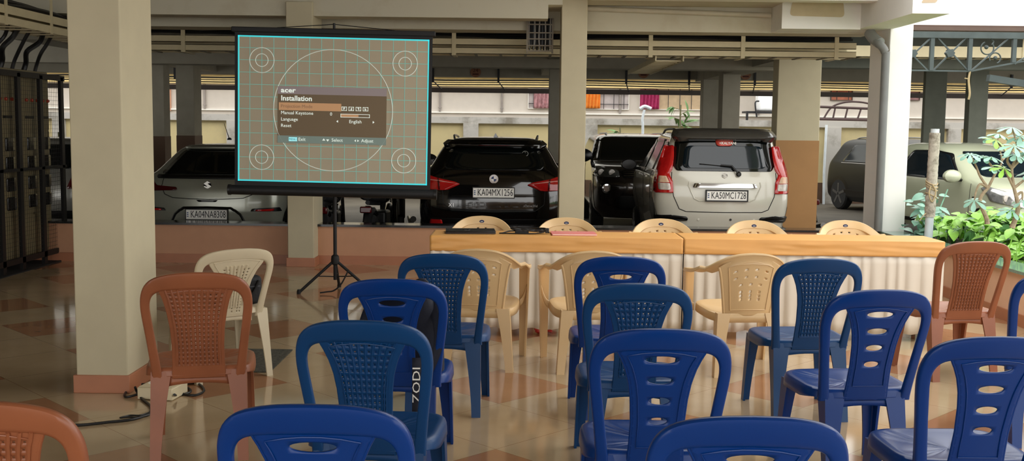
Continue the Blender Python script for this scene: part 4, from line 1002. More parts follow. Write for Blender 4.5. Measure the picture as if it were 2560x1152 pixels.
for sd in (-1, 1):
    q = lambda P: [(sd * x, z) for x, z in P]
    tl = c.panel('tail_light', q([(.395, .865), (.56, .795), (.90, .80), (.90, 1.00), (.80, 1.02), (.66, .96), (.46, .905)]), c.rear(.012), REDL, r=.02, t=.01)
    c.panel('light_strip', q([(.41, .872), (.64, .90), (.885, .935), (.885, .955), (.64, .925)]), c.rear(.021), mat('pale_red_lens', (236, 150, 140), .2, var=.1), tl, r=.006)
    c.panel('dark_bezel', q([(.64, .80), (.655, .80), (.675, .965), (.655, .955)]), c.rear(.021), DREDL, tl, r=0)
    c.panel('reflector', q([(.60, .30), (.77, .30), (.75, .335), (.62, .335)]), c.rear(.022), REDL, r=.012, step=.03)
    b = NB(); tube(b, smooth_path([(sd * .54, 2.5, 1.48), (sd * .55, 2.3, 1.57), (sd * .53, 1.0, 1.60), (sd * .50, .66, 1.545)], 6), .014, 8); obj('roof_rail', b, mat('satin_silver', (150, 150, 148), .3, .8), c.root)
c.line('tailgate_seam', [(-.60, 1.05), (-.62, .88), (-.60, .60), (-.50, .50), (0, .48), (.50, .50), (.60, .60), (.62, .88), (.60, 1.05)], c.rear(.001), .004)
c.line('crease', [(x / 10, .70) for x in range(-5, 6)], c.rear(.003), .006, BLACKP)
c.panel('bumper_lower', [(-.8, .22), (.8, .22), (.78, .36), (-.78, .36)], c.rear(.01), CARBLK, r=.03)
f = c.rear(.014)(0, .965); bd = None
b = NB(); lathe(b, [(.052, 0), (.052, -.008), (.044, -.010), (.0, -.010)], f, 'y', 28); bd = obj('badge', b, CARBLK, c.root)
b = NB(); lathe(b, [(.053, .0), (.053, -.0105), (.049, -.0105)], f, 'y', 28); obj('badge_ring', b, CHROME, bd)
for k in range(4):
    b = NB(); pl = [(0, 0)] + [(.031 * math.cos(PI / 2 * k + PI / 12 * j), .031 * math.sin(PI / 2 * k + PI / 12 * j)) for j in range(7)]
    prism(b, pl, lambda x, z: f + Vector((x, -.0105, z)), lambda x, z: f + Vector((x, -.0125, z))); obj('badge_quarter', b, PLATEW if k % 2 == 0 else mat('badge_blue', (40, 60, 110), .4), bd)
c.plate('KA04MX1256', .745, w=.49, h=.118)
fx = c.rear(.008); text('model_badge', 'X1', .06, CHROME, c.root, face_mx(-.50, fx(-.5, .585).y, .78), .002); text('model_badge', 'sDrive20d', .04, mat('satin_silver', (150, 150, 148)), c.root, face_mx(.44, fx(.42, .585).y - .01, .78), .002)
b = NB(); prism(b, [(-.03, 0), (.03, 0), (.006, .055), (-.004, .055)], lambda x, z: Vector((x - .005, .95, 1.575 + z)), lambda x, z: Vector((x + .005, 1.02, 1.575 + z * .6))); obj('roof_fin', b, BLACKP, c.root)
f = c.rear(.01)(.37, 1.35); b = NB(); tube(b, [f + Vector((.035 * math.cos(2 * PI * k / 28), .02 * -math.sin(2 * PI * k / 28) * -1, .03 * math.sin(2 * PI * k / 28))) for k in range(28)], .0035, 5, closed=True)
tube(b, [f + Vector((-.018, .006, -.02)), f + Vector((0, .012, .022)), f + Vector((.018, .006, -.02))], .003, 5); obj('window_sticker', b, mat('pale_sticker', (170, 172, 168), .6), c.root)
for sd in (-1, 1): c.panel('side_window', [(.65, 1.12), (2.7, 1.12), (2.2, 1.47), (.75, 1.47)], c.side(sd), TINT, r=.05)
c.panel('windscreen', [(-.68, 1.15), (.68, 1.15), (.55, 1.5), (-.55, 1.5)], c.front(), TINT, r=.05)
c.wheel(.75, .34); c.wheel(3.45, .34); c.mirror(-1, 2.6, 1.08); c.mirror(1, 2.6, 1.08)
# ---- white tall hatchback
WHITEP = mat('pearl_white_paint', (212, 209, 194), .22, .05, var=.01, coat=.8)
cx = at(1812, 486, 12.72).x
c = Car('hatchback_car', 'white tall hatchback with red pillar lights, seen from behind', [(.20, .72, .08, 3.4, .3, .4), (.34, .79, .01, 3.58, .32, .5), (.60, .81, .0, 3.62, .32, .5), (.86, .81, .01, 3.55, .32, .5), (1.0, .805, .03, 3.2, .30, .5), (1.06, .785, .045, 2.95, .28, .4), (1.12, .765, .06, 2.75, .27, .35), (1.35, .685, .12, 2.4, .25, .3), (1.54, .62, .17, 2.05, .22, .3), (1.61, .59, .20, 1.85, .22, .35), (1.66, .52, .30, 1.6, .2, .35), (1.675, .28, .6, 1.3, .2, .2)], WHITEP, (cx, 12.72, GROUND), R(-1),
    zmap=[(.2, .29), (.30, .64), (.33, .66), (.415, .73), (.70, .928), (.735, .95), (.87, 1.045), (1.04, 1.165), (1.115, 1.215), (1.50, 1.515), (1.545, 1.58), (1.60, 1.625), (1.675, 1.69)])
c.panel('rear_window', [(-.565, 1.115), (.565, 1.115), (.61, 1.20), (.575, 1.545), (-.575, 1.545), (-.61, 1.20)], c.rear(), TINT, r=.03)
c.panel('rear_window_inner', [(-.50, 1.16), (.50, 1.16), (.46, 1.50), (-.46, 1.50)], c.rear(.0115), TINT2, r=.07, t=.003)
sp = c.panel('rear_spoiler', [(-.60, 1.56), (.60, 1.56), (.56, 1.655), (.3, 1.668), (-.3, 1.668), (-.56, 1.655)], c.rear(.10), mat('dark_grey_paint', (62, 60, 56), .25, coat=.6), r=.03, t=.09)
for sd in (-1, 1): c.panel('spoiler_vent', [(sd * .27, 1.60), (sd * .43, 1.60), (sd * .41, 1.625), (sd * .29, 1.625)], c.rear(.148), CARBLK, sp, r=.01)
c.panel('roof_skin', [(-.45, .35), (.45, .35), (.45, 1.9), (-.45, 1.9)], lambda x, y: Vector((x, y, 1.694 - .012 * (x / .45) ** 2 - (.02 * ((y - 1) / .8) ** 2))), mat('dark_grey_paint', (62, 60, 56), .25, coat=.6), r=.1)
br = c.panel('high_brake_light', [(-.11, 1.555), (.11, 1.555), (.09, 1.50), (-.09, 1.50)], c.rear(.02), mat('dull_red_lens', (206, 70, 54), .4), r=.03, t=.02)
text('dealer_lettering', '<KALYANI', .043, PLATEW, br, face_mx(.04, c.rear(.036)(0, 1.53).y, 1.548), .001, 'CENTER', .0012)
for sd in (-1, 1):
    q = lambda P: [(sd * x, z) for x, z in P]
    tl = c.panel('tail_light', q([(.575, .735), (.81, .735), (.81, .93), (.775, 1.12), (.735, 1.33), (.70, 1.49), (.60, 1.49), (.605, 1.30), (.655, 1.12), (.60, 1.04), (.585, .93)] if False else [(.60, .735), (.812, .735), (.812, .93), (.785, 1.12), (.735, 1.33), (.695, 1.50), (.585, 1.50), (.59, 1.32), (.61, 1.14), (.65, 1.06), (.61, .93)]), c.rear(.012), REDL, r=.02, t=.016)
    c.panel('clear_lens', q([(.63, .785), (.765, .785), (.775, .90), (.64, .90)]), c.rear(.024), CLEARL, tl, r=.015)
    c.panel('indicator_lens', q([(.645, .91), (.775, .91), (.765, 1.02), (.68, 1.02)]), c.rear(.024), mat('pale_amber_lens', (226, 190, 160), .15, var=.15, scale=20), tl, r=.015)
    c.panel('bumper_insert', q([(.42, .295), (.79, .29), (.80, .335), (.60, .355), (.44, .34)]), c.rear(.012), CARBLK, r=.015, t=.02)
c.line('tailgate_seam', [(-.62, 1.09), (-.625, .93), (-.60, .68), (-.53, .46), (-.45, .415), (0, .41), (.45, .415), (.53, .46), (.60, .68), (.625, .93), (.62, 1.09)], c.rear(.001), .005)
c.panel('chrome_garnish', [(-.38, .835), (.38, .835), (.36, .905), (-.36, .905)], c.rear(.024), CHROME, r=.012, t=.03)
c.line('plate_recess', [(-.42, .93), (-.43, .86), (-.36, .64), (-.30, .60), (.30, .60), (.36, .64), (.43, .86), (.42, .93)], c.rear(-.001), .008, WHITEP)
c.badge_s(1.04, .055, mat('dull_chrome', (170, 168, 160), .3, .9, 0)); c.plate('KA50MC1728', .70, x=.02, w=.48, h=.115, frame=True)
f = c.rear(.014); b = NB(); lathe(b, [(.03, .0), (.03, -.03), (.018, -.04)], f(.16, 1.07), 'y', 16); wp = obj('wiper', b, CARBLK, c.root)
b = NB(); tube(b, [f(.16, 1.07) + Vector((0, -.03, 0)), f(.08, 1.20) + Vector((0, -.03, 0)), f(-.05, 1.21) + Vector((0, -.02, 0))], .011, 8); obj('wiper_arm', b, CARBLK, wp)
b = NB(); tube(b, [f(-.02, 1.225) + Vector((0, -.004, 0)), f(-.42, 1.30) + Vector((0, -.004, 0))] if False else [f(.10, 1.18) + Vector((0, -.006, 0)), f(-.30, 1.225) + Vector((0, -.006, 0))], .006, 6); obj('wiper_blade', b, CARBLK, wp)
for x in (-.3, .08, .36):
    b = NB(); lathe(b, [(.014, .004), (.014, -.003)], c.rear(.006)(x, .30), 'y', 12); obj('parking_sensor', b, CARBLK if x == .08 else WHITEP, c.root)
c.panel('bumper_chrome', [(-.5, .205), (.5, .205), (.5, .225), (-.5, .225)], c.rear(.02), CHROME, r=.006)
for sd in (-1, 1):
    for nm, P_ in (('side_window', [(.32, 1.10), (.75, 1.10), (.75, 1.53), (.40, 1.53)]), ('side_window', [(.82, 1.10), (1.62, 1.09), (1.62, 1.55), (.82, 1.55)]), ('side_window', [(1.69, 1.09), (2.6, 1.07), (2.15, 1.50), (1.69, 1.55)])):
        c.panel(nm, P_, c.side(sd), TINT, r=.04)
    for x in (.78, 1.65): c.line('door_seam', [(x, .3), (x, .7), (x, 1.08)], c.side(sd, .001), .004)
    for x in (1.0, 1.9): c.bar('door_handle', [c.side(sd, .03)(x, .96), c.side(sd, .03)(x + .18, .96)], .014, WHITEP)
    c.panel('pillar_black', [(.76, 1.10), (.81, 1.10), (.81, 1.55), (.76, 1.55)], c.side(sd, .004), CARBLK, r=0)
    b = NB(); tube(b, smooth_path([(sd * .52, 2.0, 1.62), (sd * .53, 1.6, 1.70), (sd * .53, .8, 1.71), (sd * .5, .5, 1.68)], 6), .015, 8); obj('roof_rail', b, CARBLK, c.root)
    c.mirror(sd, 2.15, 1.03, CARBLK, .9)
c.panel('windscreen', [(-.66, 1.13), (.66, 1.13), (.58, 1.52), (-.58, 1.52)], c.front(), TINT, r=.05)
c.wheel(.55, .29); c.wheel(2.98, .29)
# ---- dark van facing us
cx = at(1624, 470, 16.7).x
VANP = mat('dark_bronze_paint', (44, 38, 34), .16, .3, var=0, coat=1.0)
c = Car('minivan', 'dark minivan facing the camera between the middle column and the white hatchback', [(.20, .76, .1, 4.25, .4, .5), (.36, .85, .02, 4.38, .4, .55), (.62, .87, .0, 4.40, .4, .6), (.86, .87, .02, 4.33, .4, .6), (.96, .865, .04, 4.18, .4, .7), (1.04, .855, .06, 3.75, .36, .6), (1.10, .84, .08, 3.35, .34, .4), (1.3, .78, .14, 3.0, .3, .3), (1.52, .71, .2, 2.6, .3, .3), (1.60, .66, .3, 2.4, .3, .35), (1.67, .5, .5, 2.0, .3, .35), (1.69, .22, .9, 1.5, .2, .2)], VANP, (cx, 16.7 + 4.4, GROUND), PI,
    zmap=[(.2, .3), (.585, .735), (.62, .78), (.875, 1.02), (.96, 1.09), (1.095, 1.18), (1.585, 1.57), (1.69, 1.63)])
ff = c.front()
c.panel('windscreen', [(-.76, 1.115), (.76, 1.115), (.64, 1.585), (-.64, 1.585)], ff, TINT, r=.05)
c.line('cowl_line', [(x / 10, 1.095) for x in range(-7, 8)], c.front(.012), .008, mat('satin_silver', (150, 150, 148), .3, .8))
gr = c.panel('grille', [(-.42, .80), (.42, .80), (.46, .93), (-.46, .93)], c.front(.012), CARBLK, r=.03)
for z in (.83, .865, .90): c.line('grille_bar', [(x / 10, z) for x in range(-4, 5)], c.front(.022), .007, CHROME, gr)
c.badge_s(.865, .05, CHROME, True) if False else None
c.panel('bumper_intake', [(-.55, .33), (.55, .33), (.5, .52), (-.5, .52)], c.front(.01), CARBLK, r=.05)
for sd in (-1, 1):
    q = lambda P: [(sd * x, z) for x, z in P]
    hl = c.panel('headlight', q([(.46, .80), (.86, .80), (.86, .97), (.70, .97), (.48, .92)]), c.front(.012), mat('headlight_lens', (90, 92, 88), .08, .3, var=.3, scale=14, coat=1), r=.03, t=.012)
    for x in (.58, .74):
        b = NB(); lathe(b, [(.05, 0), (.05, .012), (.03, .016), (.0, .016)], c.front(.012)(sd * x, .875), 'y', 18); obj('projector_lens', b, CLEARL, hl)
    b = NB(); p_ = c.front(.014)(sd * .66, .61); lathe(b, [(.075, 0), (.075, .015), (.05, .02), (.045, .01), (0, .01)], p_, 'y', 20); fl_ = obj('fog_light', b, CHROME, c.root)
    c.panel('side_window', [(.5, 1.12), (3.1, 1.10), (2.6, 1.52), (.6, 1.55)], c.side(sd), TINT, r=.05)
    c.mirror(sd, 3.05, 1.12, CARBLK, 1.4)
    c.line('door_seam', [(2.1, .3), (2.1, 1.1)], c.side(sd, .001), .004)
    b = NB(); tube(b, [(sd * .5, .6, 1.62), (sd * .5, 2.0, 1.63)], .016, 8); obj('roof_rail', b, mat('satin_silver', (150, 150, 148), .3, .8), c.root)
c.plate('KA05MW4421'[:2], .585, w=.48, h=.115, front=True)
c.wheel(.7, .31); c.wheel(3.55, .31)
# ---- cream hatchback on the right, three-quarter view
LIME = mat('pale_lime_paint', (208, 214, 184), .22, .0, var=.01, coat=.8)
def hatch_levels(W=.80, Lg=3.6, H=1.52):
    k = H / 1.52
    return [(.20, W - .08, .1, Lg - .2, .35, .5), (.34, W - .01, .02, Lg - .04, .36, .55), (.58, W, .0, Lg, .36, .6), (.80, W, .02, Lg - .06, .36, .65), (.92 * k, W - .01, .05, Lg - .3, .34, .7), (1.0 * k, W - .025, .09, Lg - .7, .32, .6), (1.06 * k, W - .05, .13, Lg - .95, .3, .4), (1.25 * k, W - .12, .28, Lg - 1.35, .28, .35), (1.41 * k, W - .18, .42, Lg - 1.7, .26, .35), (1.47 * k, W - .25, .5, Lg - 1.9, .28, .4), (1.51 * k, W - .4, .7, Lg - 2.1, .28, .4), (H, W - .6, 1.0, Lg - 2.3, .2, .2)]
ang = PI + R(14)   # forward points to the camera and to the right
c = Car('hatchback_car', 'pale lime hatchback parked beyond the planter on the right, three-quarter front view', hatch_levels(.80, 3.65, 1.55), LIME, (6.92, 18.85, GROUND), ang)
# right-hand side (x = +1) of the car is the left side in the photo
for sd in (-1, 1):
    c.panel('side_window', [(.62, 1.02), (1.56, .99), (1.56, 1.42), (.98, 1.40)], c.side(sd), TINT2, r=.06)
    c.panel('side_window', [(1.63, .99), (2.38, .98), (1.92, 1.36), (1.63, 1.41)], c.side(sd), TINT2, r=.06)
    c.panel('window_surround', [(.56, 1.00), (2.46, .97), (1.94, 1.385), (1.6, 1.43), (.97, 1.42)], c.side(sd, .003), CARBLK, r=.06)
    c.panel('sill_trim', [(.95, .27), (2.45, .27), (2.45, .33), (.95, .33)], c.side(sd, .012), CARBLK, r=.02)
    c.line('door_seam', [(1.6, .30), (1.6, .97)], c.side(sd, .001), .004); c.line('door_seam', [(2.62, .30), (2.66, .95)], c.side(sd, .001), .004)
    for y in (.78, 1.75): c.bar('door_handle', [c.side(sd, .03)(y, .90), c.side(sd, .03)(y + .17, .90)], .014, CARBLK)
    c.mirror(sd, 2.42, .99, LIME, 1.2)
    hl = c.panel('headlight', [(sd * .26, .68), (sd * .42, .64), (sd * .93, .72), (sd * .95, .89), (sd * .80, .93), (sd * .42, .80)], c.frontA(.014), mat('headlight_chrome', (190, 192, 190), .08, .6, var=.3, scale=16, coat=1), r=.03, t=.012)
    for x in (.50, .66):
        b = NB(); lathe(b, [(.055, 0), (.055, .012), (.035, .018), (0, .018)], c.frontA(.014)(sd * x, .77), 'y', 18); obj('reflector_bowl', b, CLEARL, hl)
    c.panel('side_repeater', [(2.72, .72), (2.8, .72), (2.8, .76), (2.72, .76)], c.side(sd, .008), CARBLK, r=.01)
c.panel('windscreen', [(-.60, 1.05), (.60, 1.05), (.46, 1.42), (-.46, 1.42)], c.front(), TINT2, r=.05)
c.panel('grille', [(-.3, .60), (.3, .60), (.34, .70), (-.34, .70)], c.front(.01), CARBLK, r=.03)
c.panel('bumper_intake', [(-.5, .28), (.5, .28), (.46, .46), (-.46, .46)], c.front(.01), CARBLK, r=.04)
b = NB(); tube(b, [c.front(.02)(-.2, 1.075), c.front(.02)(.35, 1.11)], .008, 6); obj('wiper', b, CARBLK, c.root)
c.wheel(.55, .28); c.wheel(2.95, .28)
# ---- dark SUV deeper on the right
NAVYP = mat('dark_navy_paint', (12, 17, 21), .35, .0, var=0)
c = Car('suv_car', 'dark navy SUV seen between the tan column and the sunlit column', [(z * .99 if i > 3 else z, *r_) for i, (z, *r_) in enumerate(hatch_levels(.88, 4.2, 1.58))], NAVYP, (7.75, 24.6, GROUND), PI + R(14))
for sd in (-1, 1):
    c.panel('side_window', [(.8, 1.06), (2.0, 1.06), (2.0, 1.43), (1.1, 1.42)], c.side(sd), TINT2, r=.06); c.panel('side_window', [(2.06, 1.06), (2.9, 1.05), (2.45, 1.39), (2.06, 1.43)], c.side(sd), TINT2, r=.06)
    c.mirror(sd, 2.85, 1.08, CARBLK, 1.1); c.line('chrome_strip', [(.8, 1.03), (2.9, 1.03)], c.side(sd, .01), .006, CHROME); c.panel('sill_trim', [(.9, .3), (2.9, .3), (2.9, .45), (.9, .45)], c.side(sd, .01), CARBLK, r=.03)
    b = NB(); tube(b, smooth_path([(sd * .50, 2.2, 1.50), (sd * .5, 1.9, 1.58), (sd * .5, 1.0, 1.58), (sd * .48, .7, 1.50)], 6), .016, 8); obj('roof_rail', b, mat('satin_silver', (150, 150, 148), .3, .8), c.root)
    c.panel('headlight', [(sd * .45, .84), (sd * .86, .84), (sd * .86, .96), (sd * .5, .93)], c.front(.012), mat('headlight_chrome', (190, 192, 190)), r=.03)
c.panel('windscreen', [(-.66, 1.08), (.66, 1.08), (.54, 1.42), (-.54, 1.42)], c.front(), TINT2, r=.05)
c.panel('grille', [(-.42, .62), (.42, .62), (.44, .9), (-.44, .9)], c.front(.01), CARBLK, r=.04)
c.wheel(.75, .34); c.wheel(3.3, .34)
# ---- small car beyond the cage
A = at(143, 440, 15.5)
c = Car('hatchback_car', 'silver car glimpsed through the mesh cage at far left', hatch_levels(.82, 3.7, 1.48), mat('silver_paint', (150, 148, 140), .25, .4, coat=.6), (A.x - .45, 15.5, GROUND), 0)
c.panel('rear_window', [(-.6, 1.03), (.6, 1.03), (.52, 1.38), (-.52, 1.38)], c.rear(), TINT, r=.06); c.plate('KA', .62, w=.48); c.panel('bumper_lower', [(-.78, .22), (.78, .22), (.78, .42), (-.78, .42)], c.rear(.01), CARBLK, r=.04)
for sd in (-1, 1): c.panel('tail_light', [(sd * .55, .74), (sd * .8, .74), (sd * .8, .95), (sd * .62, .95)], c.rear(.012), DREDL, r=.03); c.panel('side_window', [(.62, 1.02), (2.5, .98), (2.05, 1.36), (.9, 1.36)], c.side(sd), TINT, r=.05)
c.wheel(.6, .29); c.wheel(3.0, .29)
# ---- motorbikes
def motorbike(label, loc, rz, col):
    t = thing('motorbike', label, 'motorbike', loc, rz)
    def wl(y):
        b = NB(); lathe(b, [(.22, -.045), (.28, -.05), (.305, -.02), (.305, .02), (.28, .05), (.22, .045), (.22, -.045)], (0, y, .305), 'x', 28); q = obj('wheel', b, TYRE, t)
        b = NB(); lathe(b, [(.05, -.05), (.05, .05)], (0, y, .305), 'x', 14); tube(b, [(0, y + .215 * math.cos(2 * PI * k / 32), .305 + .215 * math.sin(2 * PI * k / 32)) for k in range(32)], .012, 6, closed=True)
        for k in range(10): tube(b, [(0, y, .305), (0, y + .21 * math.cos(PI * k / 5), .305 + .21 * math.sin(PI * k / 5))], .004, 4)
        obj('rim', b, ALLOY, q)
    wl(0); wl(1.28)
    pm = mat('bike_paint_' + str(col[0]), col, .25, coat=.6)
    b = NB(); rings = [[Vector((w_ * math.cos(2 * PI * k / 16), y, z + h_ * math.sin(2 * PI * k / 16))) for k in range(16)] for y, z, w_, h_ in ((.42, .74, .04, .03), (.5, .78, .10, .09), (.68, .82, .13, .12), (.84, .82, .11, .10), (.93, .80, .04, .05))]; loft(b, rings); obj('fuel_tank', b, pm, t)
    b = NB(); rings = [[Vector((w_ * math.cos(2 * PI * k / 14), y, z + .045 * math.sin(2 * PI * k / 14))) for k in range(14)] for y, z, w_ in ((-.32, .86, .06), (-.2, .84, .11), (.1, .81, .13), (.35, .78, .12), (.45, .79, .07))]; loft(b, rings); obj('seat', b, RUBBER, t)
    b = NB(); box(b, -.1, .1, .42, .78, .30, .62); bevel(obj('engine', b, mat('engine_metal', (50, 50, 50), .4, .6), t), .03)
    b = NB(); tube(b, [(0, .95, .86), (0, .5, .72), (0, -.28, .78)], .03, 8); tube(b, [(0, .92, .82), (0, .62, .35), (0, .1, .35)], .025, 8); obj('frame', b, DSTEEL, t)
    b = NB()
    for s in (-1, 1): tube(b, [(s * .085, 1.28, .305), (s * .085, .97, .93)], .022, 8)
    obj('front_fork', b, CHROME, t)
    b = NB(); tube(b, smooth_path([(-.36, .84, .98), (-.2, .92, 1.02), (0, .96, .97), (.2, .92, 1.02), (.36, .84, .98)], 5), .014, 8); hb = obj('handlebar', b, DSTEEL, t)
    for s in (-1, 1):
        b = NB(); tube(b, [(s * .27, .88, 1.01), (s * .33, .9, 1.16)], .006, 6); lathe(b, [(.01, -.012), (.055, -.008), (.055, .008), (.01, .012)], (s * .345, .9, 1.18), 'y', 16); obj('mirror', b, BLACK, hb)
    b = NB(); lathe(b, [(.0, .05), (.07, .04), (.09, -.02), (.05, -.08)], (0, 1.06, .88), 'y', 18); obj('headlamp', b, CLEARL, t)
    b = NB(); tube(b, [(0, 1.28 + .34 * math.cos(a), .305 + .34 * math.sin(a)) for a in [PI * k / 12 for k in range(2, 12)]], .035, 6); obj('front_mudguard', b, pm, t)
    b = NB(); tube(b, [(0, .34 * math.cos(a), .305 + .36 * math.sin(a)) for a in [PI * (.3 + k / 14) for k in range(11)]], .045, 6); tube(b, [(0, -.24, .72), (0, -.42, .42)], .05, 6); obj('rear_mudguard', b, BLACK, t)
    b = NB(); box(b, -.07, .07, -.42, -.36, .66, .74); bevel(obj('tail_light', b, DREDL, t), .015)
    b = NB(); tube(b, [(.16, .55, .32), (.17, .2, .28), (.18, -.3, .36)], [.025, .04, .045], 10); obj('exhaust', b, mat('exhaust_metal', (90, 88, 84), .3, .8), t)
    return t
for u, Y, rz, lab, col in ((814, 13.0, R(3), 'dark motorbike behind the screen pole, narrow rear view', (24, 24, 26)), (930, 13.2, R(-3), 'black motorbike under the right part of the screen, rear view', (20, 20, 22)), (1000, 15.8, R(9), 'black motorbike next to the black SUV, angled rear view', (28, 24, 24)), (2012, 15.6, R(4), 'black scooter-like motorbike behind the tan column', (22, 22, 26))):
    A = at(u, 520, Y); motorbike(lab, (A.x, Y, GROUND), rz, col)
# loose things beyond
A = at(1480, 452, 21); b = NB(); box(b, A.x - .25, A.x + .25, 20.9, 21.2, GROUND, .45); bevel(obj('x', b, DBROWN_PAINT), .01) if False else b.free()
# ================================================================ garden, truss, plants
LEAFA = mat('bright_leaf', (150, 206, 84), .35, var=.25, scale=9)
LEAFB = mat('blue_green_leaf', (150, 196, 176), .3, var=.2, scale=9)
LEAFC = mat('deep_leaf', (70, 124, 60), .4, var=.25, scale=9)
BARK = mat('pale_bark', (170, 150, 124), .85, var=.25, scale=30, bump=.3)
b = NB(); box(b, 4.3, 7.2, 6.0, 11.9, -.14, .40); cat_tag(struct('ground_planter_bed', b, mat('dark_soil', (66, 52, 40), .95, var=.3, scale=20)))
def leaf(bm, p, d, n, ln, wd, fold=.15, K=5, blunt=False):
    d = d.normalized(); s = d.cross(n).normalized(); n = s.cross(d); L = []; Rr = []; C = []
    for k in range(K + 1):
        t = k / K; wk = wd * math.sin(PI * min(1, .08 + .92 * t)) ** .8 * (1.15 - .5 * t) if k < K else 0
        if blunt: wk = wd * (.12 + .88 * min(1, t * 1.5) ** 1.3) * (1 if t < .75 else math.sqrt(max(0, 1 - ((t - .75) / .26) ** 2)))
        c = p + d * (ln * t) - n * (ln * .22 * t * t)
        C.append(bm.verts.new(c)); L.append(bm.verts.new(c + s * wk + n * wk * fold)); Rr.append(bm.verts.new(c - s * wk + n * wk * fold))
    for k in range(K):
        bm.faces.new((C[k], C[k + 1], L[k + 1], L[k])); bm.faces.new((Rr[k], Rr[k + 1], C[k + 1], C[k]))
rnd = random.Random(11)
def rv(z0=-1, z1=1): return Vector((rnd.uniform(-1, 1), rnd.uniform(-1, 1), rnd.uniform(z0, z1)))
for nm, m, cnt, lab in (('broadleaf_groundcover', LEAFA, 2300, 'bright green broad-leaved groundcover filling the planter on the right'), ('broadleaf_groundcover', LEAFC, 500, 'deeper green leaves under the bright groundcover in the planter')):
    b = NB()
    for k in range(cnt):
        x = rnd.uniform(4.42, 6.6); y = rnd.uniform(7.4, 11.85)
        h = .66 + .10 * math.sin(x * 3.1 + y * 1.7) + .08 * math.sin(y * 4.3) - (.08 if x < 4.5 else 0) - max(0, 10.2 - y) * .055
        z = h - abs(rnd.gauss(0, .07)) - (.06 if m is LEAFC else 0)
        dd = rv(-.5, .15); leaf(b, Vector((x, y, z)), dd, Vector((rnd.uniform(-.4, .1), rnd.uniform(-.7, 0), 1)), rnd.uniform(.09, .17), rnd.uniform(.035, .06))
    for k in range(160):
        x = rnd.uniform(4.36, 6.5); y = rnd.uniform(7.5, 11.7); tube(b, [(x, y, .40), (x + rnd.uniform(-.05, .05), y + rnd.uniform(-.05, .05), .60)], .005, 4)
    cat_tag(obj(nm, b, m, weld=False), lab, 'plant', kind='stuff')
b = NB()
for k in range(90):
    a = rnd.uniform(0, 2 * PI); p = Vector((4.50 + rnd.gauss(0, .09), 11.72 + rnd.gauss(0, .07), rnd.uniform(.46, 1.0)))
    if k < 60: p.z = .45 + rnd.random() ** 1.5 * .3
    leaf(b, p, rv(-.4, .3), Vector((0, -.5, 1)), rnd.uniform(.10, .17), rnd.uniform(.03, .05))
for k in range(6): tube(b, [(4.5 + rnd.gauss(0, .05), 11.72, .4), (4.5 + rnd.gauss(0, .1), 11.72 + rnd.gauss(0, .05), .45 + .1 * k)], .008, 5)
sh = thing('leafy_bush', 'blue-green leafy bush growing against the sunlit column', 'plant', (0, 0, 0)); obj('foliage', b, LEAFB, sh, weld=False)
def umbrella_plant(label, branches, stem, seed):
    global rnd
    rnd = random.Random(seed)
    t = thing('umbrella_plant', label, 'plant', stem[0])
    o = Vector(stem[0]); b = NB(); tube(b, smooth_path([Vector(p) - o for p in stem], 5), [.026 - .012 * k / ((len(stem) - 1) * 5) for k in range((len(stem) - 1) * 5 + 1)], 8)
    fb = NB(); fb2 = NB()
    for bi, br in enumerate(branches):
        P = smooth_path([Vector(p) - o for p in br], 5); tube(b, P, [.014 - .008 * k / (len(P) - 1) for k in range(len(P))], 7)
        tip = P[-1]
        for q in range(2 if len(br) % 2 else 1):
            c = tip + Vector((rnd.uniform(-.09, .09), rnd.uniform(-.08, .08), rnd.uniform(-.10, .05))) if q else tip
            if q: tube(b, [P[-3], c], .004, 5)
            nn = Vector((rnd.uniform(-.3, .3), rnd.uniform(-.7, -.1), 1)).normalized(); x, y = frame_of(nn); n = rnd.choice((6, 7, 8)); a0 = rnd.random() * 6
            for k in range(n):
                a = a0 + 2 * PI * k / n; dd = x * math.cos(a) + y * math.sin(a) - nn * .15
                leaf(fb2 if (bi == 1 and q == 0) else fb, c, dd, nn, rnd.uniform(.10, .14), rnd.uniform(.020, .026), .08, 8, True)
    obj('stem', b, BARK, t)
    if fb.verts: obj('foliage', fb, LEAFB, t, weld=False)
    if fb2.verts: obj('young_foliage', fb2, mat('lime_leaf', (150, 200, 80), .35, var=.2), t, weld=False)
A3 = lambda u, v, Y: tuple(at(u, v, Y))
Y1 = 9.9
umbrella_plant('umbrella plant in the planter, left one with forked pale stem', [
    [A3(2470, 470, Y1), A3(2450, 440, Y1), A3(2440, 415, Y1), A3(2425, 385, Y1 - .05)], [A3(2470, 470, Y1), A3(2490, 430, Y1), A3(2505, 400, Y1), A3(2490, 350, Y1)],
    [A3(2505, 400, Y1), A3(2515, 380, Y1 + .1), A3(2480, 345, Y1 + .1)], [A3(2470, 470, Y1), A3(2450, 460, Y1), A3(2440, 480, Y1), A3(2436, 500, Y1)],
    [A3(2490, 430, Y1), A3(2475, 410, Y1), A3(2460, 390, Y1)]],
    [A3(2468, 560, Y1), A3(2466, 545, Y1), A3(2450, 500, Y1), A3(2470, 470, Y1)], 3)
Y2 = 9.3
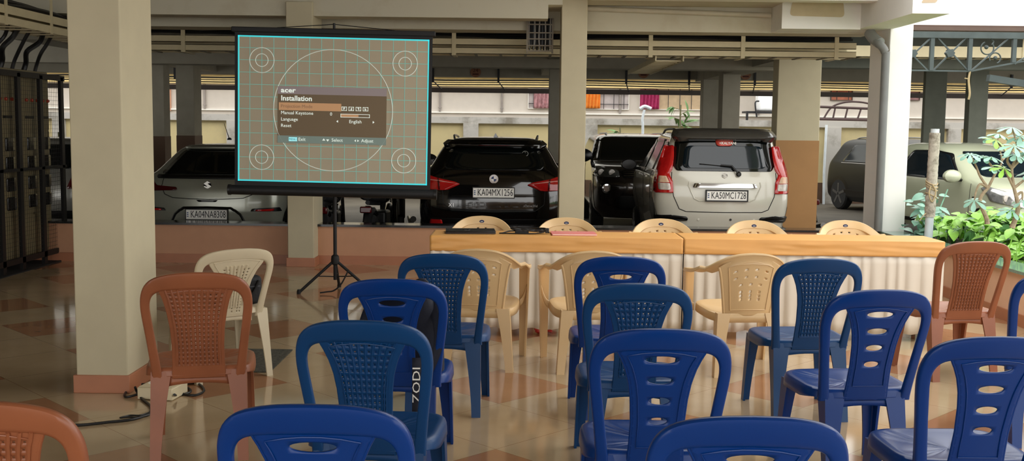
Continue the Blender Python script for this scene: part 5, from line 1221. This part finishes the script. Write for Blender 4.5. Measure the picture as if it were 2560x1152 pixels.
umbrella_plant('umbrella plant in the planter, taller right one cut by the frame', [
    [A3(2535, 470, Y2), A3(2530, 420, Y2), A3(2545, 380, Y2), A3(2530, 318, Y2)], [A3(2535, 470, Y2), A3(2520, 440, Y2), A3(2510, 420, Y2)],
    [A3(2545, 380, Y2), A3(2555, 360, Y2), A3(2550, 340, Y2)], [A3(2530, 420, Y2), A3(2550, 400, Y2), A3(2570, 380, Y2)], [A3(2535, 470, Y2), A3(2560, 450, Y2), A3(2580, 430, Y2)],
    [A3(2530, 420, Y2), A3(2518, 400, Y2), A3(2535, 365, Y2 - .1)], [A3(2540, 490, Y2), A3(2555, 480, Y2), A3(2556, 500, Y2)]],
    [A3(2530, 570, Y2), A3(2545, 520, Y2), A3(2535, 470, Y2)], 5)
# wrapped post
pb, pt = at(2323, 545, 11.0), at(2337, 322, 11.0)
t = thing('garden_post', 'white pipe post wrapped in grey bark and twine, standing in the planter', 'post', (pb.x, 11.0, .40))
ax = Vector((pt.x - pb.x, 0, pt.z - pb.z)).normalized(); top = (pt.z - .40) / ax.z
b = NB(); cyl(b, (0, 0, 0), ax * top, .042, 16); obj('pipe', b, mat('white_pvc', (216, 224, 228), .4), t)
BW = stained('wrapped_bark', (196, 188, 174), (136, 128, 114), 14, .45, .65, .95)
b = NB(); tube(b, [ax * (.30 + (top - .34) * k / 40) for k in range(41)], [.053 + .0015 * math.sin(k * 2.3) + .001 * math.sin(k * 5.1) for k in range(41)], 16); obj('bark_wrap', b, BW, t)
b = NB(); JU = mat('jute_twine', (186, 166, 128), .9)
for h in (.52, .60, .63, .66):
    tube(b, [ax * h + Vector((.058 * math.cos(2 * PI * k / 20), .058 * math.sin(2 * PI * k / 20), .03 * math.sin(2 * PI * k / 20 + h * 9))) for k in range(20)], .006, 5, closed=True); obj('twine', b, JU, t); b = NB()
tube(b, smooth_path([ax * .62 + Vector((-.03, -.06, 0)), ax * .54 + Vector((-.05, -.075, 0)), ax * .46 + Vector((-.01, -.065, 0)), ax * .56 + Vector((.02, -.068, 0)), ax * .64 + Vector((-.02, -.066, 0))], 6), .007, 6); obj('twine', b, JU, t); b = NB(); tube(b, smooth_path([ax * .34 + Vector((-.05, -.03, 0)), ax * .31 + Vector((-.09, -.05, 0)), ax * .28 + Vector((-.12, -.05, -.02))], 5), .005, 6); obj('twine', b, JU, t)
# ornamental steel truss
YT = 12.35
t = thing('steel_truss', 'ornamental dark steel truss with crosses and scrolls high on the right', 'truss')
TS = mat('grey_green_steel', (78, 88, 88), .5, .4, var=.15)
def P(u, v): return at(u, v, YT)
xa = 4.37
zt = P(2400, 88).z; zb = P(2400, 177).z
def hbar(n, p, q, r, m=TS):
    b = NB(); d = (q - p); L = d.length; mx = Matrix.Translation(p) @ d.to_track_quat('X', 'Y').to_matrix().to_4x4(); box(b, 0, L, -r, r, -r, r, mx); return obj(n, b, m, t)
V = lambda x, z: Vector((x, YT, z))
hbar('top_chord', V(xa - .02, zt), V(7.2, zt), .035); hbar('bottom_chord', V(xa - .02, zb), P(2425, 178), .009); hbar('bottom_chord', P(2425, 178), P(2640, 138), .009)
hbar('top_flange', V(xa - .02, zt + .07), V(7.2, zt + .07), .02, mat('rust_brown_steel', (96, 76, 66), .6))
for u in (2327, 2422, 2532):
    q = P(u, 177); hbar('vertical_bar', V(q.x, zb if u < 2500 else zb + .1), V(q.x, zt), .022)
for (a, bb) in (((2262, 118), (2320, 177)), ((2327, 95), (2262, 155)), ((2345, 95), (2420, 177)), ((2415, 95), (2332, 177)), ((2526, 92), (2428, 177)), ((2536, 160), (2600, 120))): hbar('diagonal_bar', P(*a), P(*bb), .008)
for u, v in ((2281, 134), (2374, 133)):
    q = P(u, v); b = NB(); rings = []
    for h, s in ((-.03, .4), (-.03, 1), (.03, 1), (.03, .4)): rings.append([q + Vector(((.046 + .005 * math.cos(6 * a)) * s * math.cos(a), h, (.046 + .005 * math.cos(6 * a)) * s * math.sin(a))) for a in [2 * PI * k / 48 for k in range(48)]])
    loft(b, rings); obj('rosette', b, TS, t)
b = NB()
def spiral(u, v, r0, r1, a0, a1): return [P(u, v) + Vector(((r0 + (r1 - r0) * k / 24) * math.cos(a0 + (a1 - a0) * k / 24), 0, (r0 + (r1 - r0) * k / 24) * math.sin(a0 + (a1 - a0) * k / 24))) for k in range(25)]
tube(b, spiral(2468, 120, .07, .075, 2.0, 6.9), .008, 6); tube(b, spiral(2488, 146, .06, .065, -1.2, 3.6), .008, 6); tube(b, smooth_path([P(2480, 112), P(2484, 104), P(2478, 98)], 5), .008, 6)
for u, v in ((2466, 118), (2488, 145)): bmesh.ops.create_icosphere(b, subdivisions=2, radius=.024, matrix=Matrix.Translation(P(u, v)))
obj('scroll', b, TS, t)
q = P(2425, 178); b = NB(); tube(b, smooth_path([q, q + Vector((-.01, 0, -.1)), q + Vector((.005, -.01, -.25)), q + Vector((0, 0, -.32))], 5), [.012] * 16, 6); tube(b, [q + Vector((0, 0, -.09)), q + Vector((-.06, -.01, -.08))], .006, 6)
cat_tag(obj('hanging_twine', b, JU), 'frayed twine hanging from the steel truss joint', 'rope')
b = NB(); hq = (at(2470, 195, 13.0), at(2640, 222, 13.0)); d = hq[1] - hq[0]; box(b, 0, d.length, -.04, .04, -.045, .045, Matrix.Translation(hq[0]) @ d.to_track_quat('X', 'Y').to_matrix().to_4x4()); cat_tag(obj('steel_beam', b, TS), 'sloping grey steel member below the truss at the right edge', 'beam')
# arched pipe frame on the compound wall
Yp = 25.6
t = thing('pipe_arch_frame', 'dark arched pipe railing above the boundary wall right of the tan column', 'railing')
PS = mat('maroon_pipe', (74, 56, 54), .5, .3)
def Q(u, v): return at(u, v, Yp)
b = NB(); tube(b, [Q(2000, 265), Q(2160, 271), Q(2240, 274)], .03, 8); tube(b, [Q(2000, 296), Q(2240, 301)], .035, 8); obj('rail', b, PS, t)
for pts in ([(2060, 295), (2075, 272), (2095, 260), (2130, 254), (2175, 260), (2200, 280)], [(2082, 298), (2088, 270)], [(2112, 299), (2119, 271)], [(2143, 300), (2152, 274)]):
    b = NB(); tube(b, smooth_path([Q(*p) for p in pts], 5), .022, 8); obj('arch_pipe', b, PS, t)
b = NB(); A = Q(2063, 312); tube(b, [at(2066, 312, 25.2), at(2060, 430, 25.2), (at(2060, 480, 25.2).x, 25.2, -.14)], .03, 8); cat_tag(obj('white_pipe', b, mat('white_pvc', (216, 224, 228), .4)), 'thin white pipe standing against the boundary wall beside the tan column', 'pipe')
# saplings at the boundary wall
def sapling(label, base, top, lean, seed, big):
    rr = random.Random(seed); t = thing('sapling', label, 'plant', base); o = Vector(base); h = Vector(top) - o
    b = NB(); P_ = smooth_path([(0, 0, 0), h * .5 + Vector((lean, 0, 0)), h], 6); tube(b, P_, .02, 6); fb = NB()
    for k in range(big):
        f = .3 + .7 * k / big; p = h * f + Vector((lean * 4 * f * (1 - f), 0, 0)); d = Vector((rr.choice((-1, 1)) * rr.uniform(.5, 1), rr.uniform(-.6, .3), rr.uniform(-.2, .5))); e = p + d * rr.uniform(.15, .3)
        tube(b, [p, e], .008, 5)
        for q in range(5): leaf(fb, e - d * .04 * q, d + Vector((rr.uniform(-.8, .8), rr.uniform(-.8, .8), rr.uniform(-.9, .1))), Vector((0, -.4, 1)), rr.uniform(.18, .3), rr.uniform(.03, .05))
    obj('stem', b, mat('sapling_stem', (116, 112, 80), .8), t); obj('foliage', fb, mat('sapling_leaf', (96, 134, 74), .5, var=.25), t, weld=False)
sapling('tall thin sapling rising above the white hatchback roof', (*at(1680, 420, 24.6).xy, GROUND), tuple(at(1702, 262, 24.6)), .05, 2, 14)
sapling('low green plant behind the dark minivan roof', (*at(1545, 420, 24.8).xy, GROUND), tuple(at(1550, 318, 24.8)), .05, 4, 9)
sapling('small plant seen through the mesh cage at far left', (*at(146, 420, 21).xy, GROUND), tuple(at(147, 330, 21)), .02, 6, 8)
b = NB(); tube(b, smooth_path([(at(1607, 330, 24.4).x, 24.4, -.14), at(1607, 330, 24.4), at(1606, 300, 24.4), at(1611, 274, 24.4)], 5), .03, 8); tube(b, smooth_path([at(1600, 272, 24.4), at(1612, 266, 24.4), at(1628, 272, 24.4)], 5), .04, 8); cat_tag(obj('vent_pipe', b, mat('white_pvc', (216, 224, 228), .4)), 'slim white vent pipe below the magenta curtain', 'pipe')
